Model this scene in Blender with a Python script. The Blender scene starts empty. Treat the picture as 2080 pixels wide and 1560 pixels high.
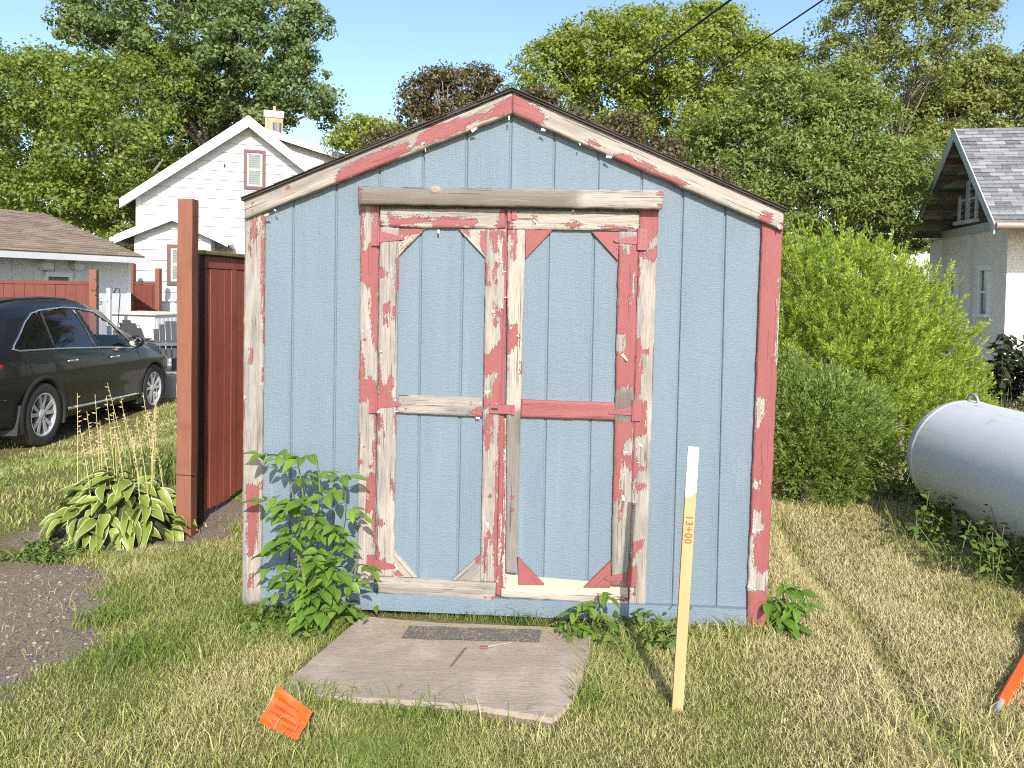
import bpy, math, random
import numpy as np
from mathutils import Vector, Matrix
R = math.radians
rng = np.random.default_rng(7)
random.seed(7)
sc = bpy.context.scene
col = sc.collection
# ---------------------------------------------------------------- camera
FPX, CX, CY = 1500.0, 1040.0, 780.0
H = 1.6
cam_d = bpy.data.cameras.new('camera'); cam = bpy.data.objects.new('camera', cam_d); col.objects.link(cam)
cam_d.sensor_width = 36.0; cam_d.lens = FPX / 2080 * 36; cam_d.clip_end = 2000; cam_d.clip_start = 0.05
PITCH, ROLL, SHIFT = R(1.8), R(0.95), -148 / 2080
cam_d.shift_y = SHIFT
CR = Matrix.Rotation(R(90) - PITCH, 3, 'X') @ Matrix.Rotation(ROLL, 3, 'Z')
cam.matrix_world = Matrix.Translation((0, 0, H)) @ CR.to_4x4()
sc.camera = cam
# ---------------------------------------------------------------- sky, sun, exposure
SUN_EL = R(32); SX, SY = 0.19, -1.0                      # direction towards the sun on the ground plane
w = bpy.data.worlds.new('World'); sc.world = w; w.use_nodes = True
nt = w.node_tree; bg = nt.nodes['Background']
sky = nt.nodes.new('ShaderNodeTexSky'); sky.sky_type = 'NISHITA'; sky.sun_disc = False
sky.sun_elevation = SUN_EL; sky.sun_rotation = math.atan2(SX, SY); sky.air_density = 1.0; sky.dust_density = 1.2; sky.ozone_density = 2.2
nt.links.new(sky.outputs[0], bg.inputs[0]); bg.inputs[1].default_value = 0.15
sd_ = bpy.data.lights.new('sun', 'SUN'); sd_.energy = 3.8; sd_.angle = R(0.5); sd_.color = (1, .94, .85)
sun = bpy.data.objects.new('sun', sd_); col.objects.link(sun)
sdir = Vector((SX, SY, 0)).normalized() * math.cos(SUN_EL) + Vector((0, 0, math.sin(SUN_EL)))
sun.rotation_euler = sdir.to_track_quat('Z', 'Y').to_euler(); sun.location = (3, -10, 12)
sc.view_settings.view_transform = 'Standard'; sc.view_settings.look = 'None'
sc.view_settings.exposure = 0.80; sc.view_settings.gamma = 1.0
sc.cycles.use_denoising = False; sc.cycles.filter_width = 1.1; sc.cycles.sample_clamp_indirect = 4.0

# ---------------------------------------------------------------- pixel helpers
def ray(px, py):
    d = Vector(((px - CX) / FPX, -(py - CY) / FPX + SHIFT * 2080 / FPX, -1))
    return CR @ d
def at(px, py, depth):                                   # point on the pixel's ray at world Y = depth
    d = ray(px, py); return Vector((0, 0, H)) + d * (depth / d.y)
def sstep(a, b, x):
    t = np.clip((x - a) / (b - a), 0, 1); return t * t * (3 - 2 * t)
def ground_z(x, y):
    x = np.asarray(x, float); y = np.asarray(y, float)
    z = -0.44 * sstep(-2.6, -5.4, x) * sstep(4.6, 9.0, y)
    z = z - 0.40 * sstep(6.0, 11.0, y) * sstep(-2.6, -1.5, x) * 0.5
    z = z + 0.015 * np.sin(x * 2.1 + 1) * np.sin(y * 1.7) + 0.01 * np.sin(x * 5.3) * np.cos(y * 4.1 + 2)
    # shallow rut in the lawn on the right
    xr = 1.62 + (y - 2.9) * 0.115 + 0.03 * np.sin(y * 4)
    z = z - 0.05 * np.exp(-((x - xr) / 0.06) ** 2) * sstep(2.2, 2.9, y) * sstep(5.6, 4.9, y)
    return z
def G(px, py, dz=0.0):                                   # ray against the ground sheet
    d = ray(px, py); o = Vector((0, 0, H)); t = 1.0
    for i in range(60):
        p = o + d * t
        gz = float(ground_z(p.x, p.y)) + dz
        if d.z >= -1e-4: break
        t += (p.z - gz) / max(-d.z, 0.05) * 0.7
        t = max(0.5, min(t, 120))
    return o + d * t
class Frame:                                             # upright plane: X right along it, Y into it, Z up
    def __init__(s, o, yaw):
        s.o = Vector(o); s.yaw = yaw
        s.u = Vector((math.cos(yaw), math.sin(yaw), 0)); s.y = Vector((-math.sin(yaw), math.cos(yaw), 0))
    def uv(s, px, py, wout=0.0):
        d = ray(px, py); c = Vector((0, 0, H)); o = s.o - s.y * wout
        t = (o - c).dot(s.y) / d.dot(s.y); p = c + d * t - s.o
        return p.dot(s.u), p.z
    def world(s, x, y, z): return s.o + s.u * x + s.y * y + Vector((0, 0, z))

# ---------------------------------------------------------------- object helpers
def tag(o, label=None, cat=None, group=None, kind=None):
    if label: o['label'] = label
    if cat: o['category'] = cat
    if group: o['group'] = group
    if kind: o['kind'] = kind
    return o
def empty(name, loc, rz=0.0, label=None, cat=None, group=None):
    o = bpy.data.objects.new(name, None); col.objects.link(o); o.location = loc; o.rotation_euler = (0, 0, rz)
    o.empty_display_size = 0.1
    return tag(o, label, cat, group)
def link(name, me, parent=None):
    o = bpy.data.objects.new(name, me); col.objects.link(o)
    if parent is not None: o.parent = parent
    return o
def mesh(name, verts, faces, mat=None, smooth=False, attrs=None):
    me = bpy.data.meshes.new(name)
    verts = np.asarray(verts, np.float32).reshape(-1, 3)
    if isinstance(faces, np.ndarray):
        k = faces.shape[1]; nf = len(faces)
        me.vertices.add(len(verts)); me.vertices.foreach_set('co', verts.ravel())
        me.loops.add(nf * k); me.loops.foreach_set('vertex_index', faces.astype(np.int32).ravel())
        me.polygons.add(nf); me.polygons.foreach_set('loop_start', np.arange(0, nf * k, k, dtype=np.int32))
        try: me.polygons.foreach_set('loop_total', np.full(nf, k, np.int32))
        except Exception: pass
        me.update(calc_edges=True)
    else:
        me.from_pydata(verts.tolist(), [], [list(f) for f in faces]); me.update()
    if smooth: me.polygons.foreach_set('use_smooth', np.ones(len(me.polygons), bool))
    for k, v in (attrs or {}).items():
        v = np.asarray(v, np.float32)
        a = me.attributes.new(k, 'FLOAT' if v.ndim == 1 else 'FLOAT_VECTOR', 'POINT')
        a.data.foreach_set('value' if v.ndim == 1 else 'vector', v.ravel())
    if mat: me.materials.append(mat)
    return me
def mk(name, verts, faces, mat, parent=None, smooth=False, attrs=None):
    return link(name, mesh(name, verts, faces, mat, smooth, attrs), parent)
class MB:                                                # collects boxes, tubes, prisms into one mesh
    def __init__(s): s.v = []; s.f = []
    def add(s, v, f):
        n = len(s.v); s.v += [tuple(p) for p in v]; s.f += [[i + n for i in q] for q in f]; return s
    def box(s, x0, x1, y0, y1, z0, z1, b=0.0):
        if b <= 0:
            v = [(x, y, z) for z in (z0, z1) for y in (y0, y1) for x in (x0, x1)]
            return s.add(v, [(0, 2, 3, 1), (4, 5, 7, 6), (0, 1, 5, 4), (2, 6, 7, 3), (0, 4, 6, 2), (1, 3, 7, 5)])
        v = []
        for (xa, xb, ya, yb, z) in ((x0 + b, x1 - b, y0 + b, y1 - b, z0), (x0, x1, y0, y1, z0 + b), (x0, x1, y0, y1, z1 - b), (x0 + b, x1 - b, y0 + b, y1 - b, z1)):
            v += [(xa, ya, z), (xb, ya, z), (xb, yb, z), (xa, yb, z)]
        f = [(3, 2, 1, 0), (12, 13, 14, 15)]
        for k in range(3):
            for i in range(4):
                j = (i + 1) % 4; f.append((k * 4 + i, k * 4 + j, k * 4 + 4 + j, k * 4 + 4 + i))
        return s.add(v, f)
    def prism(s, pts, fn, d0, d1):                       # pts 2-D polygon (ccw), fn(a,b,d)->xyz
        n = len(pts); v = [fn(a, b, d0) for a, b in pts] + [fn(a, b, d1) for a, b in pts]
        f = [list(range(n))[::-1], list(range(n, 2 * n))] + [(i, (i + 1) % n, n + (i + 1) % n, n + i) for i in range(n)]
        return s.add(v, f)
    def tube(s, pts, rad, n=8, caps=True):
        pts = [Vector(p) for p in pts]
        if not hasattr(rad, '__len__'): rad = [rad] * len(pts)
        v = []; f = []; up = Vector((0.13, 0.07, 1)).normalized()
        for i, p in enumerate(pts):
            t = (pts[min(i + 1, len(pts) - 1)] - pts[max(i - 1, 0)]).normalized()
            a = t.cross(up); a = a.normalized() if a.length > 1e-3 else t.cross(Vector((1, 0, 0))).normalized()
            b = a.cross(t)
            for k in range(n):
                an = 2 * math.pi * k / n; v.append(p + (a * math.cos(an) + b * math.sin(an)) * rad[i])
        for i in range(len(pts) - 1):
            for k in range(n): f.append((i * n + k, i * n + (k + 1) % n, (i + 1) * n + (k + 1) % n, (i + 1) * n + k))
        if caps: f += [list(range(n))[::-1], [(len(pts) - 1) * n + k for k in range(n)]]
        return s.add(v, f)
    def lathe(s, prof, fn, n=32):                        # prof (r, h) ; fn(x,y,h)
        v = []; f = []; m = len(prof)
        for k in range(n):
            a = 2 * math.pi * k / n
            for r, h in prof: v.append(fn(r * math.cos(a), r * math.sin(a), h))
        for k in range(n):
            for i in range(m - 1):
                k2 = (k + 1) % n; f.append((k * m + i, k2 * m + i, k2 * m + i + 1, k * m + i + 1))
        return s.add(v, f)
    def build(s, name, mat, parent=None, smooth=False):
        return mk(name, s.v, s.f, mat, parent, smooth)
def shade_auto(o, ang=35):
    me = o.data; me.polygons.foreach_set('use_smooth', np.ones(len(me.polygons), bool))
    me.set_sharp_from_angle(angle=R(ang)); return o

# ---------------------------------------------------------------- material helpers
class NT:
    def __init__(s, name):
        s.m = bpy.data.materials.new(name); s.m.use_nodes = True; s.t = s.m.node_tree; s.b = s.t.nodes['Principled BSDF']
        s.out = s.t.nodes['Material Output']
    def n(s, typ, **kw):
        o = s.t.nodes.new('ShaderNode' + typ)
        for k, v in kw.items(): setattr(o, k, v)
        return o
    def l(s, a, b): s.t.links.new(a, b)
    def put(s, sock, v):
        if hasattr(v, 'is_linked') or hasattr(v, 'links'): s.l(v, sock)
        elif isinstance(v, (tuple, list)) and len(v) == 3 and sock.type == 'RGBA': sock.default_value = (*v, 1)
        else: sock.default_value = v
    def math(s, op, a, b=0.0, c=None, clamp=False):
        o = s.n('Math', operation=op, use_clamp=clamp); s.put(o.inputs[0], a); s.put(o.inputs[1], b)
        if c is not None: s.put(o.inputs[2], c)
        return o.outputs[0]
    def mix(s, f, a, b, mode='MIX'):
        o = s.n('Mix', data_type='RGBA', blend_type=mode); s.put(o.inputs[0], f); s.put(o.inputs[6], a); s.put(o.inputs[7], b); return o.outputs[2]
    def ramp(s, f, lo, hi):
        o = s.n('MapRange', interpolation_type='SMOOTHSTEP'); s.put(o.inputs[0], f); o.inputs[1].default_value = lo; o.inputs[2].default_value = hi; return o.outputs[0]
    def scale(s, vec, sc_):
        o = s.n('VectorMath', operation='MULTIPLY'); s.l(vec, o.inputs[0]); o.inputs[1].default_value = sc_; return o.outputs[0]
    def noise(s, vec, scale=1.0, detail=3.0, rough=0.55, dist=0.0):
        o = s.n('TexNoise'); s.l(vec, o.inputs['Vector']); o.inputs['Scale'].default_value = scale; o.inputs['Detail'].default_value = detail
        o.inputs['Roughness'].default_value = rough; o.inputs['Distortion'].default_value = dist; return o.outputs[0]
    def attr(s, name, typ='GEOMETRY'):
        o = s.n('Attribute', attribute_name=name, attribute_type=typ); return o
    def obj(s): return s.n('TexCoord').outputs['Object']
    def pos(s): return s.n('NewGeometry').outputs['Position']
    def bump(s, h, strength=0.5, dist=0.01):
        o = s.n('Bump'); s.put(o.inputs['Height'], h); o.inputs['Strength'].default_value = strength; o.inputs['Distance'].default_value = dist
        s.l(o.outputs[0], s.b.inputs['Normal']); return o
    def done(s, color=None, rough=None, metal=None, spec=None):
        if color is not None: s.put(s.b.inputs['Base Color'], color)
        if rough is not None: s.put(s.b.inputs['Roughness'], rough)
        if metal is not None: s.b.inputs['Metallic'].default_value = metal
        if spec is not None: s.b.inputs['Specular IOR Level'].default_value = spec
        return s.m
def flat(name, c, rough=0.6, metal=0.0, var=0.12, scale=8.0, bump=0.0, spec=0.5):
    t = NT(name); p = t.obj(); nz = t.noise(p, scale, 4)
    cc = t.mix(nz, tuple(x * (1 - var) for x in c), tuple(min(1, x * (1 + var)) for x in c))
    if bump: t.bump(t.noise(p, scale * 6, 4), bump, 0.004)
    return t.done(cc, rough, metal, spec)
def trim_mat(name):
    """bare weathered wood with a torn layer of red paint where the mesh attribute 'paint' says so"""
    t = NT(name); g = t.attr('gr').outputs['Vector']
    n_str = t.noise(t.scale(g, (14, 110, 1)), 1, 5, .65); n_rag = t.noise(t.scale(g, (110, 260, 1)), 1, 5, .75); n_big = t.noise(t.scale(g, (3.5, 16, 1)), 1, 4, .6)
    n_gr = t.noise(t.scale(g, (7, 420, 1)), 1, 5, .65, 0.3); n_gr2 = t.noise(t.scale(g, (3, 80, 1)), 1, 5, .6, 0.8); n_fl = t.noise(t.scale(g, (26, 190, 2)), 1, 4, .7)
    p = t.attr('paint').outputs['Fac']; gy = t.attr('grey').outputs['Fac']
    f = t.math('ADD', p, t.math('ADD', t.math('MULTIPLY', t.math('SUBTRACT', n_str, .5), 1.7), t.math('MULTIPLY', t.math('SUBTRACT', n_rag, .5), 1.3)))
    mask = t.ramp(f, .49, .515); prim = t.math('MULTIPLY', t.ramp(f, .36, .44), .9)
    hole = t.ramp(t.math('ADD', n_fl, t.math('MULTIPLY', t.math('SUBTRACT', n_rag, .5), .5)), .735, .75)
    gf = t.math('ADD', gy, t.math('MULTIPLY', t.math('SUBTRACT', n_big, .5), 2.6), clamp=True)
    wood = t.mix(gf, (.42, .375, .325), (.225, .213, .203))
    drk = t.math('MULTIPLY', t.ramp(gy, .80, 1.4), .8)
    wood = t.mix(drk, wood, (.125, .10, .078))
    wood = t.mix(t.math('MULTIPLY', t.ramp(n_gr, .46, .66), .62), wood, (.15, .118, .09))
    wood = t.mix(t.math('MULTIPLY', t.ramp(n_gr2, .54, .72), t.math('SUBTRACT', .55, t.math('MULTIPLY', gy, .3), clamp=True)), wood, (.52, .47, .405))
    crack = t.ramp(t.noise(t.scale(g, (2.5, 130, 3)), 1, 2, .5, .5), .66, .70)
    wood = t.mix(t.math('MULTIPLY', crack, .8), wood, (.05, .038, .03))
    wood = t.mix(t.math('MULTIPLY', prim, t.math('SUBTRACT', 1.0, gy, clamp=True)), wood, (.56, .515, .455))
    red = t.mix(n_big, (.245, .073, .073), (.305, .108, .105)); red = t.mix(t.math('MULTIPLY', t.ramp(n_rag, .58, .8), .35), red, (.37, .145, .14)); red = t.mix(t.math('MULTIPLY', t.ramp(n_str, .38, .25), .5), red, (.14, .032, .036))
    mask = t.math('MULTIPLY', mask, t.math('SUBTRACT', 1.0, hole))
    c = t.mix(mask, wood, red)
    h = t.math('ADD', t.math('MULTIPLY', mask, 1.3), t.math('ADD', t.math('MULTIPLY', n_gr, .8), t.math('MULTIPLY', t.math('MULTIPLY', n_rag, mask), .6)))
    h = t.math('SUBTRACT', h, t.math('MULTIPLY', crack, 1.0))
    t.bump(h, 1.0, .0026)
    return t.done(c, t.math('SUBTRACT', .85, t.math('MULTIPLY', mask, .35)), spec=.3)
def siding_mat(name):
    t = NT(name); o = t.obj(); sd = t.attr('sd').outputs['Fac']
    ov = t.n('CombineXYZ'); t.put(ov.inputs[1], t.math('MULTIPLY', sd, 7.3)); add = t.n('VectorMath', operation='ADD'); t.l(o, add.inputs[0]); t.l(ov.outputs[0], add.inputs[1]); v = add.outputs[0]
    cross = t.noise(t.scale(v, (55, 55, 200)), 1, 3, .6, .4)            # rough sawn marks across
    cathed = t.n('TexWave', wave_type='BANDS', bands_direction='X'); t.l(t.scale(v, (1, 1, .16)), cathed.inputs[0]); cathed.inputs['Scale'].default_value = 26; cathed.inputs['Distortion'].default_value = 9; cathed.inputs['Detail'].default_value = 2; cathed.inputs['Detail Scale'].default_value = 1.2
    vert = t.noise(t.scale(v, (220, 220, 9)), 1, 3, .6)
    zone = t.ramp(t.noise(t.scale(v, (7, 7, 2)), 1, 2), .42, .58)
    tone = t.noise(t.scale(v, (5, 5, 1.2)), 1, 3)
    c = t.mix(tone, (.140, .188, .232), (.174, .226, .270))
    c = t.mix(t.math('MULTIPLY', t.ramp(vert, .62, .8), .12), c, (.14, .195, .24))
    stain = t.noise(t.scale(v, (13, 13, 1.1)), 1, 4, .65); c = t.mix(t.math('MULTIPLY', t.ramp(stain, .5, .72), .28), c, (.12, .155, .175)); c = t.mix(t.math('MULTIPLY', t.ramp(stain, .42, .3), .3), c, (.22, .275, .315))
    speck = t.ramp(t.noise(t.scale(v, (130, 130, 60)), 1, 2, .6), .775, .80)
    c = t.mix(speck, c, (.62, .68, .70))
    h = t.math('ADD', t.math('MULTIPLY', cross, 1.0), t.math('MULTIPLY', t.math('MULTIPLY', cathed.outputs[1], zone), .22)); h = t.math('ADD', h, t.math('MULTIPLY', vert, .10))
    t.bump(h, .9, .0038)
    return t.done(c, .62, spec=.35)
def leaf_mat(name, c0, c1, trans=.35, rough=.5, c2=None, spec=.35):
    t = NT(name); a = t.attr('tint').outputs['Fac']; c = t.mix(a, c0, c1)
    if c2 is not None: c = t.mix(t.ramp(a, .93, .97), c, c2)
    t.done(c, rough, spec=spec)
    tr = t.n('BsdfTranslucent'); t.l(t.mix(.5, c, (min(1, c1[0] * 1.5), min(1, c1[1] * 1.4), c1[2] * .6)), tr.inputs[0]); mx = t.n('MixShader'); mx.inputs[0].default_value = trans
    t.l(t.b.outputs[0], mx.inputs[1]); t.l(tr.outputs[0], mx.inputs[2]); t.l(mx.outputs[0], t.out.inputs[0]); return t.m
def wood_mat(name, c0, c1, axis='z', rough=.7, bump=.5):
    t = NT(name); o = t.obj(); s = {'x': (4, 90, 90), 'y': (90, 4, 90), 'z': (90, 90, 4)}[axis]
    n1 = t.noise(t.scale(o, s), 1, 4, .6, .4); n2 = t.noise(o, 5, 3)
    c = t.mix(n1, c0, c1); c = t.mix(t.math('MULTIPLY', t.ramp(n2, .5, .7), .3), c, tuple(x * .6 for x in c0)); t.bump(n1, bump, .003); return t.done(c, rough, spec=.3)
def glass_mat(name, c, trans=0.0, rough=.03):
    t = NT(name); t.done(c, rough, spec=.5)
    if trans:
        tr = t.n('BsdfTransparent'); mx = t.n('MixShader'); mx.inputs[0].default_value = trans
        t.l(t.b.outputs[0], mx.inputs[1]); t.l(tr.outputs[0], mx.inputs[2]); t.l(mx.outputs[0], t.out.inputs[0])
    return t.m
# ================================================================ GROUND
def nonuniform(levels):                                 # [(lo, hi, step)] from coarse to fine
    g = np.arange(levels[0][0], levels[0][1] + 1e-6, levels[0][2])
    for lo, hi, st in levels[1:]: g = np.concatenate([g[(g < lo - .01)], np.arange(lo, hi, st), g[g > hi + .01]])
    return g
def inpoly(x, y, poly):
    ins = np.zeros(x.shape, bool); n = len(poly)
    for i in range(n):
        x1, y1 = poly[i]; x2, y2 = poly[(i + 1) % n]
        c = ((y1 > y) != (y2 > y)) & (x < (x2 - x1) * (y - y1) / ((y2 - y1) or 1e-9) + x1); ins ^= c
    return ins
def sdist(x, y, poly):                                   # signed distance, positive inside
    d = np.full(x.shape, 1e9); n = len(poly)
    for i in range(n):
        x1, y1 = poly[i]; x2, y2 = poly[(i + 1) % n]; dx, dy = x2 - x1, y2 - y1
        t = np.clip(((x - x1) * dx + (y - y1) * dy) / (dx * dx + dy * dy + 1e-12), 0, 1)
        d = np.minimum(d, np.hypot(x - x1 - t * dx, y - y1 - t * dy))
    return np.where(inpoly(x, y, poly), d, -d)
def gpoly(pts): return [(lambda p: (p.x, p.y))(G(*q)) for q in pts]
def vnoise(x, y, s, seed=0):                             # cheap smooth value noise
    r = np.random.default_rng(seed); T = r.random((64, 64)); X = x * s + 31.7; Y = y * s + 17.3
    xi = np.floor(X).astype(int); yi = np.floor(Y).astype(int); fx = X - xi; fy = Y - yi; fx = fx * fx * (3 - 2 * fx); fy = fy * fy * (3 - 2 * fy)
    g = lambda a, b: T[a % 64, b % 64]
    return (g(xi, yi) * (1 - fx) + g(xi + 1, yi) * fx) * (1 - fy) + (g(xi, yi + 1) * (1 - fx) + g(xi + 1, yi + 1) * fx) * fy
DIRT = gpoly([(-260, 1150), (150, 1163), (232, 1185), (245, 1225), (175, 1270), (205, 1300), (95, 1350), (60, 1385), (-30, 1425), (-300, 1440)])
SOIL = gpoly([(20, 1095), (100, 1070), (250, 1050), (360, 1050), (440, 1030), (500, 1010), (505, 1070), (440, 1095), (300, 1125), (120, 1128), (40, 1120)])
PAD = gpoly([(735, 1250), (1203, 1286), (1190, 1365), (1165, 1420), (1125, 1463), (560, 1396)])
SH = Frame((at(1025, 1250, 3.5).x, 3.5, 0), R(-2.4))
def dirtmask(x, y):
    d = sdist(x, y, DIRT) + .08 + (vnoise(x, y, 5, 3) - .5) * .35 + (vnoise(x, y, 17, 4) - .5) * .12
    s = sdist(x, y, SOIL) + (vnoise(x, y, 6, 5) - .5) * .25
    return np.clip(np.maximum(d, s) / .10 + .5, 0, 1)
gx = nonuniform([(-90, 90, 2.0), (-12, 12, .2), (-4.2, 4.2, .06)]); gy = nonuniform([(-6, 120, 2.0), (0, 20, .2), (1.8, 7.0, .06)])
GX, GY = np.meshgrid(gx, gy); GZ = ground_z(GX, GY)
nx, ny = len(gx), len(gy); idx = np.arange(nx * ny).reshape(ny, nx)
gf = np.stack([idx[:-1, :-1].ravel(), idx[:-1, 1:].ravel(), idx[1:, 1:].ravel(), idx[1:, :-1].ravel()], 1)
t = NT('lawn_soil'); P = t.pos()
dm = t.attr('dirt').outputs['Fac']; n1 = t.noise(P, 4, 5, .6); n2 = t.noise(P, 60, 4, .7); n3 = t.noise(P, 260, 2, .6)
gr_ = t.mix(n1, (.17, .17, .06), (.30, .25, .12)); gr_ = t.mix(t.ramp(n2, .4, .7), gr_, (.10, .10, .035))
so_ = t.mix(n1, (.235, .185, .138), (.33, .268, .205)); so_ = t.mix(t.ramp(n2, .45, .7), so_, (.13, .10, .08)); so_ = t.mix(t.ramp(n3, .66, .72), so_, (.48, .43, .37))
t.bump(t.math('ADD', n2, n3), .9, .012); lawn_soil = t.done(t.mix(dm, gr_, so_), .95, spec=.1)
gnd = mk('ground', np.stack([GX.ravel(), GY.ravel(), GZ.ravel()], 1), gf, lawn_soil, None, True, {'dirt': dirtmask(GX.ravel(), GY.ravel())})
tag(gnd, 'lawn and bare earth around the shed', None, None, 'structure')

# ================================================================ SHED
M_trim = trim_mat('peeling_trim'); M_side = siding_mat('blue_siding')
M_red = flat('red_paint', (.262, .078, .082), .5, 0, .1, 30, .25); M_flake = flat('paint_flake', (.58, .53, .475), .7, 0, .06)
M_shin = flat('dark_shingle', (.06, .052, .047), .9, 0, .4, 40, .6); M_dark = flat('dark_gap', (.03, .028, .026), .9)
M_bare = wood_mat('bare_sheathing', (.42, .36, .265), (.51, .45, .34), 'z')
shed = empty('garden_shed', SH.o, SH.yaw, 'small blue wooden shed with peeling red trim and gabled roof on the lawn', 'shed')
def S(px, py, w=0.0): return SH.uv(px, py, w)
def Z(x0, y0, s, pts): return [(x0 + a / s, y0 + b / s) for a, b in pts]
def grid_board(quad, w0, w1, step=.009, wob=.0012, seed=0.0):
    """quad = four pixels TL TR BR BL; returns verts, faces, front-face (u, v), grain vectors"""
    q = [np.array(S(x, y, w1)) for x, y in quad]
    wid = (np.linalg.norm(q[1] - q[0]) + np.linalg.norm(q[2] - q[3])) / 2; hei = (np.linalg.norm(q[3] - q[0]) + np.linalg.norm(q[2] - q[1])) / 2
    na, nb = max(4, int(wid / step)), max(4, int(hei / step))
    A, B = np.meshgrid(np.linspace(0, 1, na + 1), np.linspace(0, 1, nb + 1))
    a = A[..., None]; b = B[..., None]
    UV = (q[0] * (1 - a) + q[1] * a) * (1 - b) + (q[3] * (1 - a) + q[2] * a) * b
    along, across = (B * hei, A * wid) if hei > wid else (A * wid, B * hei)
    lr = rng.normal(0, wob, (nb + 1, 2)); tb = rng.normal(0, wob, (na + 1, 2))
    k = np.ones(5) / 5
    for c in range(2): lr[:, c] = np.convolve(lr[:, c], k, 'same') * 1.8; tb[:, c] = np.convolve(tb[:, c], k, 'same') * 1.8
    UV[:, 0, 0] += lr[:, 0]; UV[:, -1, 0] += lr[:, 1]; UV[0, :, 1] += tb[:, 0]; UV[-1, :, 1] += tb[:, 1]
    n = (na + 1) * (nb + 1); idx = np.arange(n).reshape(nb + 1, na + 1)
    W = np.full(UV.shape[:2], w1)
    W += .0012 * np.sin(across * 90 + seed * 9) * np.sin(along * 7 + seed)
    W[0, :] -= .002; W[-1, :] -= .002; W[:, 0] -= .002; W[:, -1] -= .002
    front = np.stack([UV[..., 0], -W, UV[..., 1]], -1).reshape(-1, 3)
    ring = np.concatenate([idx[0, :-1], idx[:-1, -1], idx[-1, :0:-1], idx[:0:-1, 0]])
    back = front[ring].copy(); back[:, 1] = -w0
    f1 = np.stack([idx[1:, :-1].ravel(), idx[1:, 1:].ravel(), idx[:-1, 1:].ravel(), idx[:-1, :-1].ravel()], 1)
    m = len(ring); j = np.arange(m); f2 = np.stack([ring[(j + 1) % m], ring[j], n + j, n + (j + 1) % m], 1)[:, ::-1]
    V = np.concatenate([front, back]); al = np.concatenate([along.ravel(), along.ravel()[ring]]); ac = np.concatenate([across.ravel(), across.ravel()[ring] + .01])
    return V, np.concatenate([f1, f2]), np.stack([al, ac, np.full(len(V), seed)], 1)
bseed = [0]
def board(name, quad, w0, w1, parent, red=(), bare=(), base=0.0, grey=.25, darkzone=(), spots=(), mat=None, label=None, step=.009):
    bseed[0] += 1; V, F, gr = grid_board(quad, w0, w1, step, seed=bseed[0] * 3.7)
    u, v = V[:, 0], V[:, 2]; p = np.full(len(V), base, float)
    for poly in red:
        d = sdist(u, v, [S(x, y, w1) for x, y in poly]); p = np.maximum(p, np.clip(.5 + d / .045, .0, .93))
    for poly in bare:
        d = sdist(u, v, [S(x, y, w1) for x, y in poly]); p = np.minimum(p, np.clip(.5 - d / .040, .03, 1))
    for x, y, r in spots:
        c = S(x, y, w1); d = r / 428. - np.hypot(u - c[0], v - c[1]); p = np.maximum(p, np.clip(.5 + d / .014, 0, 1))
    gy_ = np.full(len(V), grey, float)
    for poly, val in darkzone:
        d = sdist(u, v, [S(x, y, w1) for x, y in poly]); k = np.clip(.5 + d / .05, 0, 1); gy_ = gy_ * (1 - k) + val * k
    o = mk(name, V, F, mat or M_trim, parent, False, {'paint': p, 'grey': gy_, 'gr': gr})
    if label: o['label'] = label
    return o
# --- outline of the front in local metres
uL, uR = S(500, 800)[0], S(1572, 800)[0]
def rake_v(u):                                           # underside of roof at lateral u
    (ua, va), (ub, vb), (uc, vc) = S(497, 425), S(1040, 205), S(1592, 447)
    return va + (vb - va) * (u - ua) / (ub - ua) if u < ub else vb + (vc - vb) * (u - ub) / (uc - ub)
UB = S(1040, 205)[0]
DEPTH = 3.0
vb0 = .09
front = MB()
prof = [(uL + .012, vb0), (uR - .012, vb0), (uR - .012, rake_v(uR - .012) - .01), (UB, rake_v(UB) - .01), (uL + .012, rake_v(uL + .007) - .01)]
front.prism(prof, lambda a, b, d: (a, d, b), .009, .02)
fw = front.build('front_wall', M_side, shed)
# siding planks (grooved sheet): one mesh each, chamfered edges
GRT = [537, 596, 683, 770, 858, 946, 1035, 1123, 1213, 1302, 1386, 1473, 1552]
GRB = [529, 588, 675, 762, 848, 934, 1022, 1108, 1196, 1285, 1363, 1453, 1520]
def plank(name, parent, xt0, xt1, xb0, xb1, yt, yb, w, topf=None, gap=.0044, mat=None, sd=0):
    a0, a1 = S(xt0, yt, w), S(xt1, yt, w); b0, b1 = S(xb0, yb, w), S(xb1, yb, w)
    def lerp(p, q, v): return p[0] + (q[0] - p[0]) * (v - q[1]) / (p[1] - q[1]) * 1.0 if False else q[0] + (p[0] - q[0]) * (v - q[1]) / (p[1] - q[1])
    lo0, lo1 = b0[1], b1[1]
    if topf is None: pts = [(b0[0] + gap, lo0), (b1[0] - gap, lo1), (a1[0] - gap, a1[1]), (a0[0] + gap, a0[1])]
    else:
        t0, t1 = topf(a0[0]), topf(a1[0]); x0, x1 = lerp(a0, b0, t0) + gap, lerp(a1, b1, t1) - gap
        pts = [(b0[0] + gap, lo0), (b1[0] - gap, lo1), (x1, topf(x1))]
        if x0 < UB < x1: pts.append((UB, topf(UB)))
        pts.append((x0, topf(x0)))
    n = len(pts); cx = sum(p[0] for p in pts) / n; cz = sum(p[1] for p in pts) / n
    v = []; ch = .0035
    for a, b in pts: v.append((a, .008 - w + .002, b))
    for a, b in pts: v.append((a, -w + .0035, b))
    for a, b in pts: v.append((a + (ch if a < cx else -ch), -w, b))
    f = [list(range(2 * n, 3 * n))]
    for k in (0, n):
        for i in range(n): j = (i + 1) % n; f.append((k + i, k + j, k + n + j, k + n + i))
    return mk(name, v, f, mat or M_side, parent, False, {'sd': np.full(len(v), float(sd))})
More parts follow.
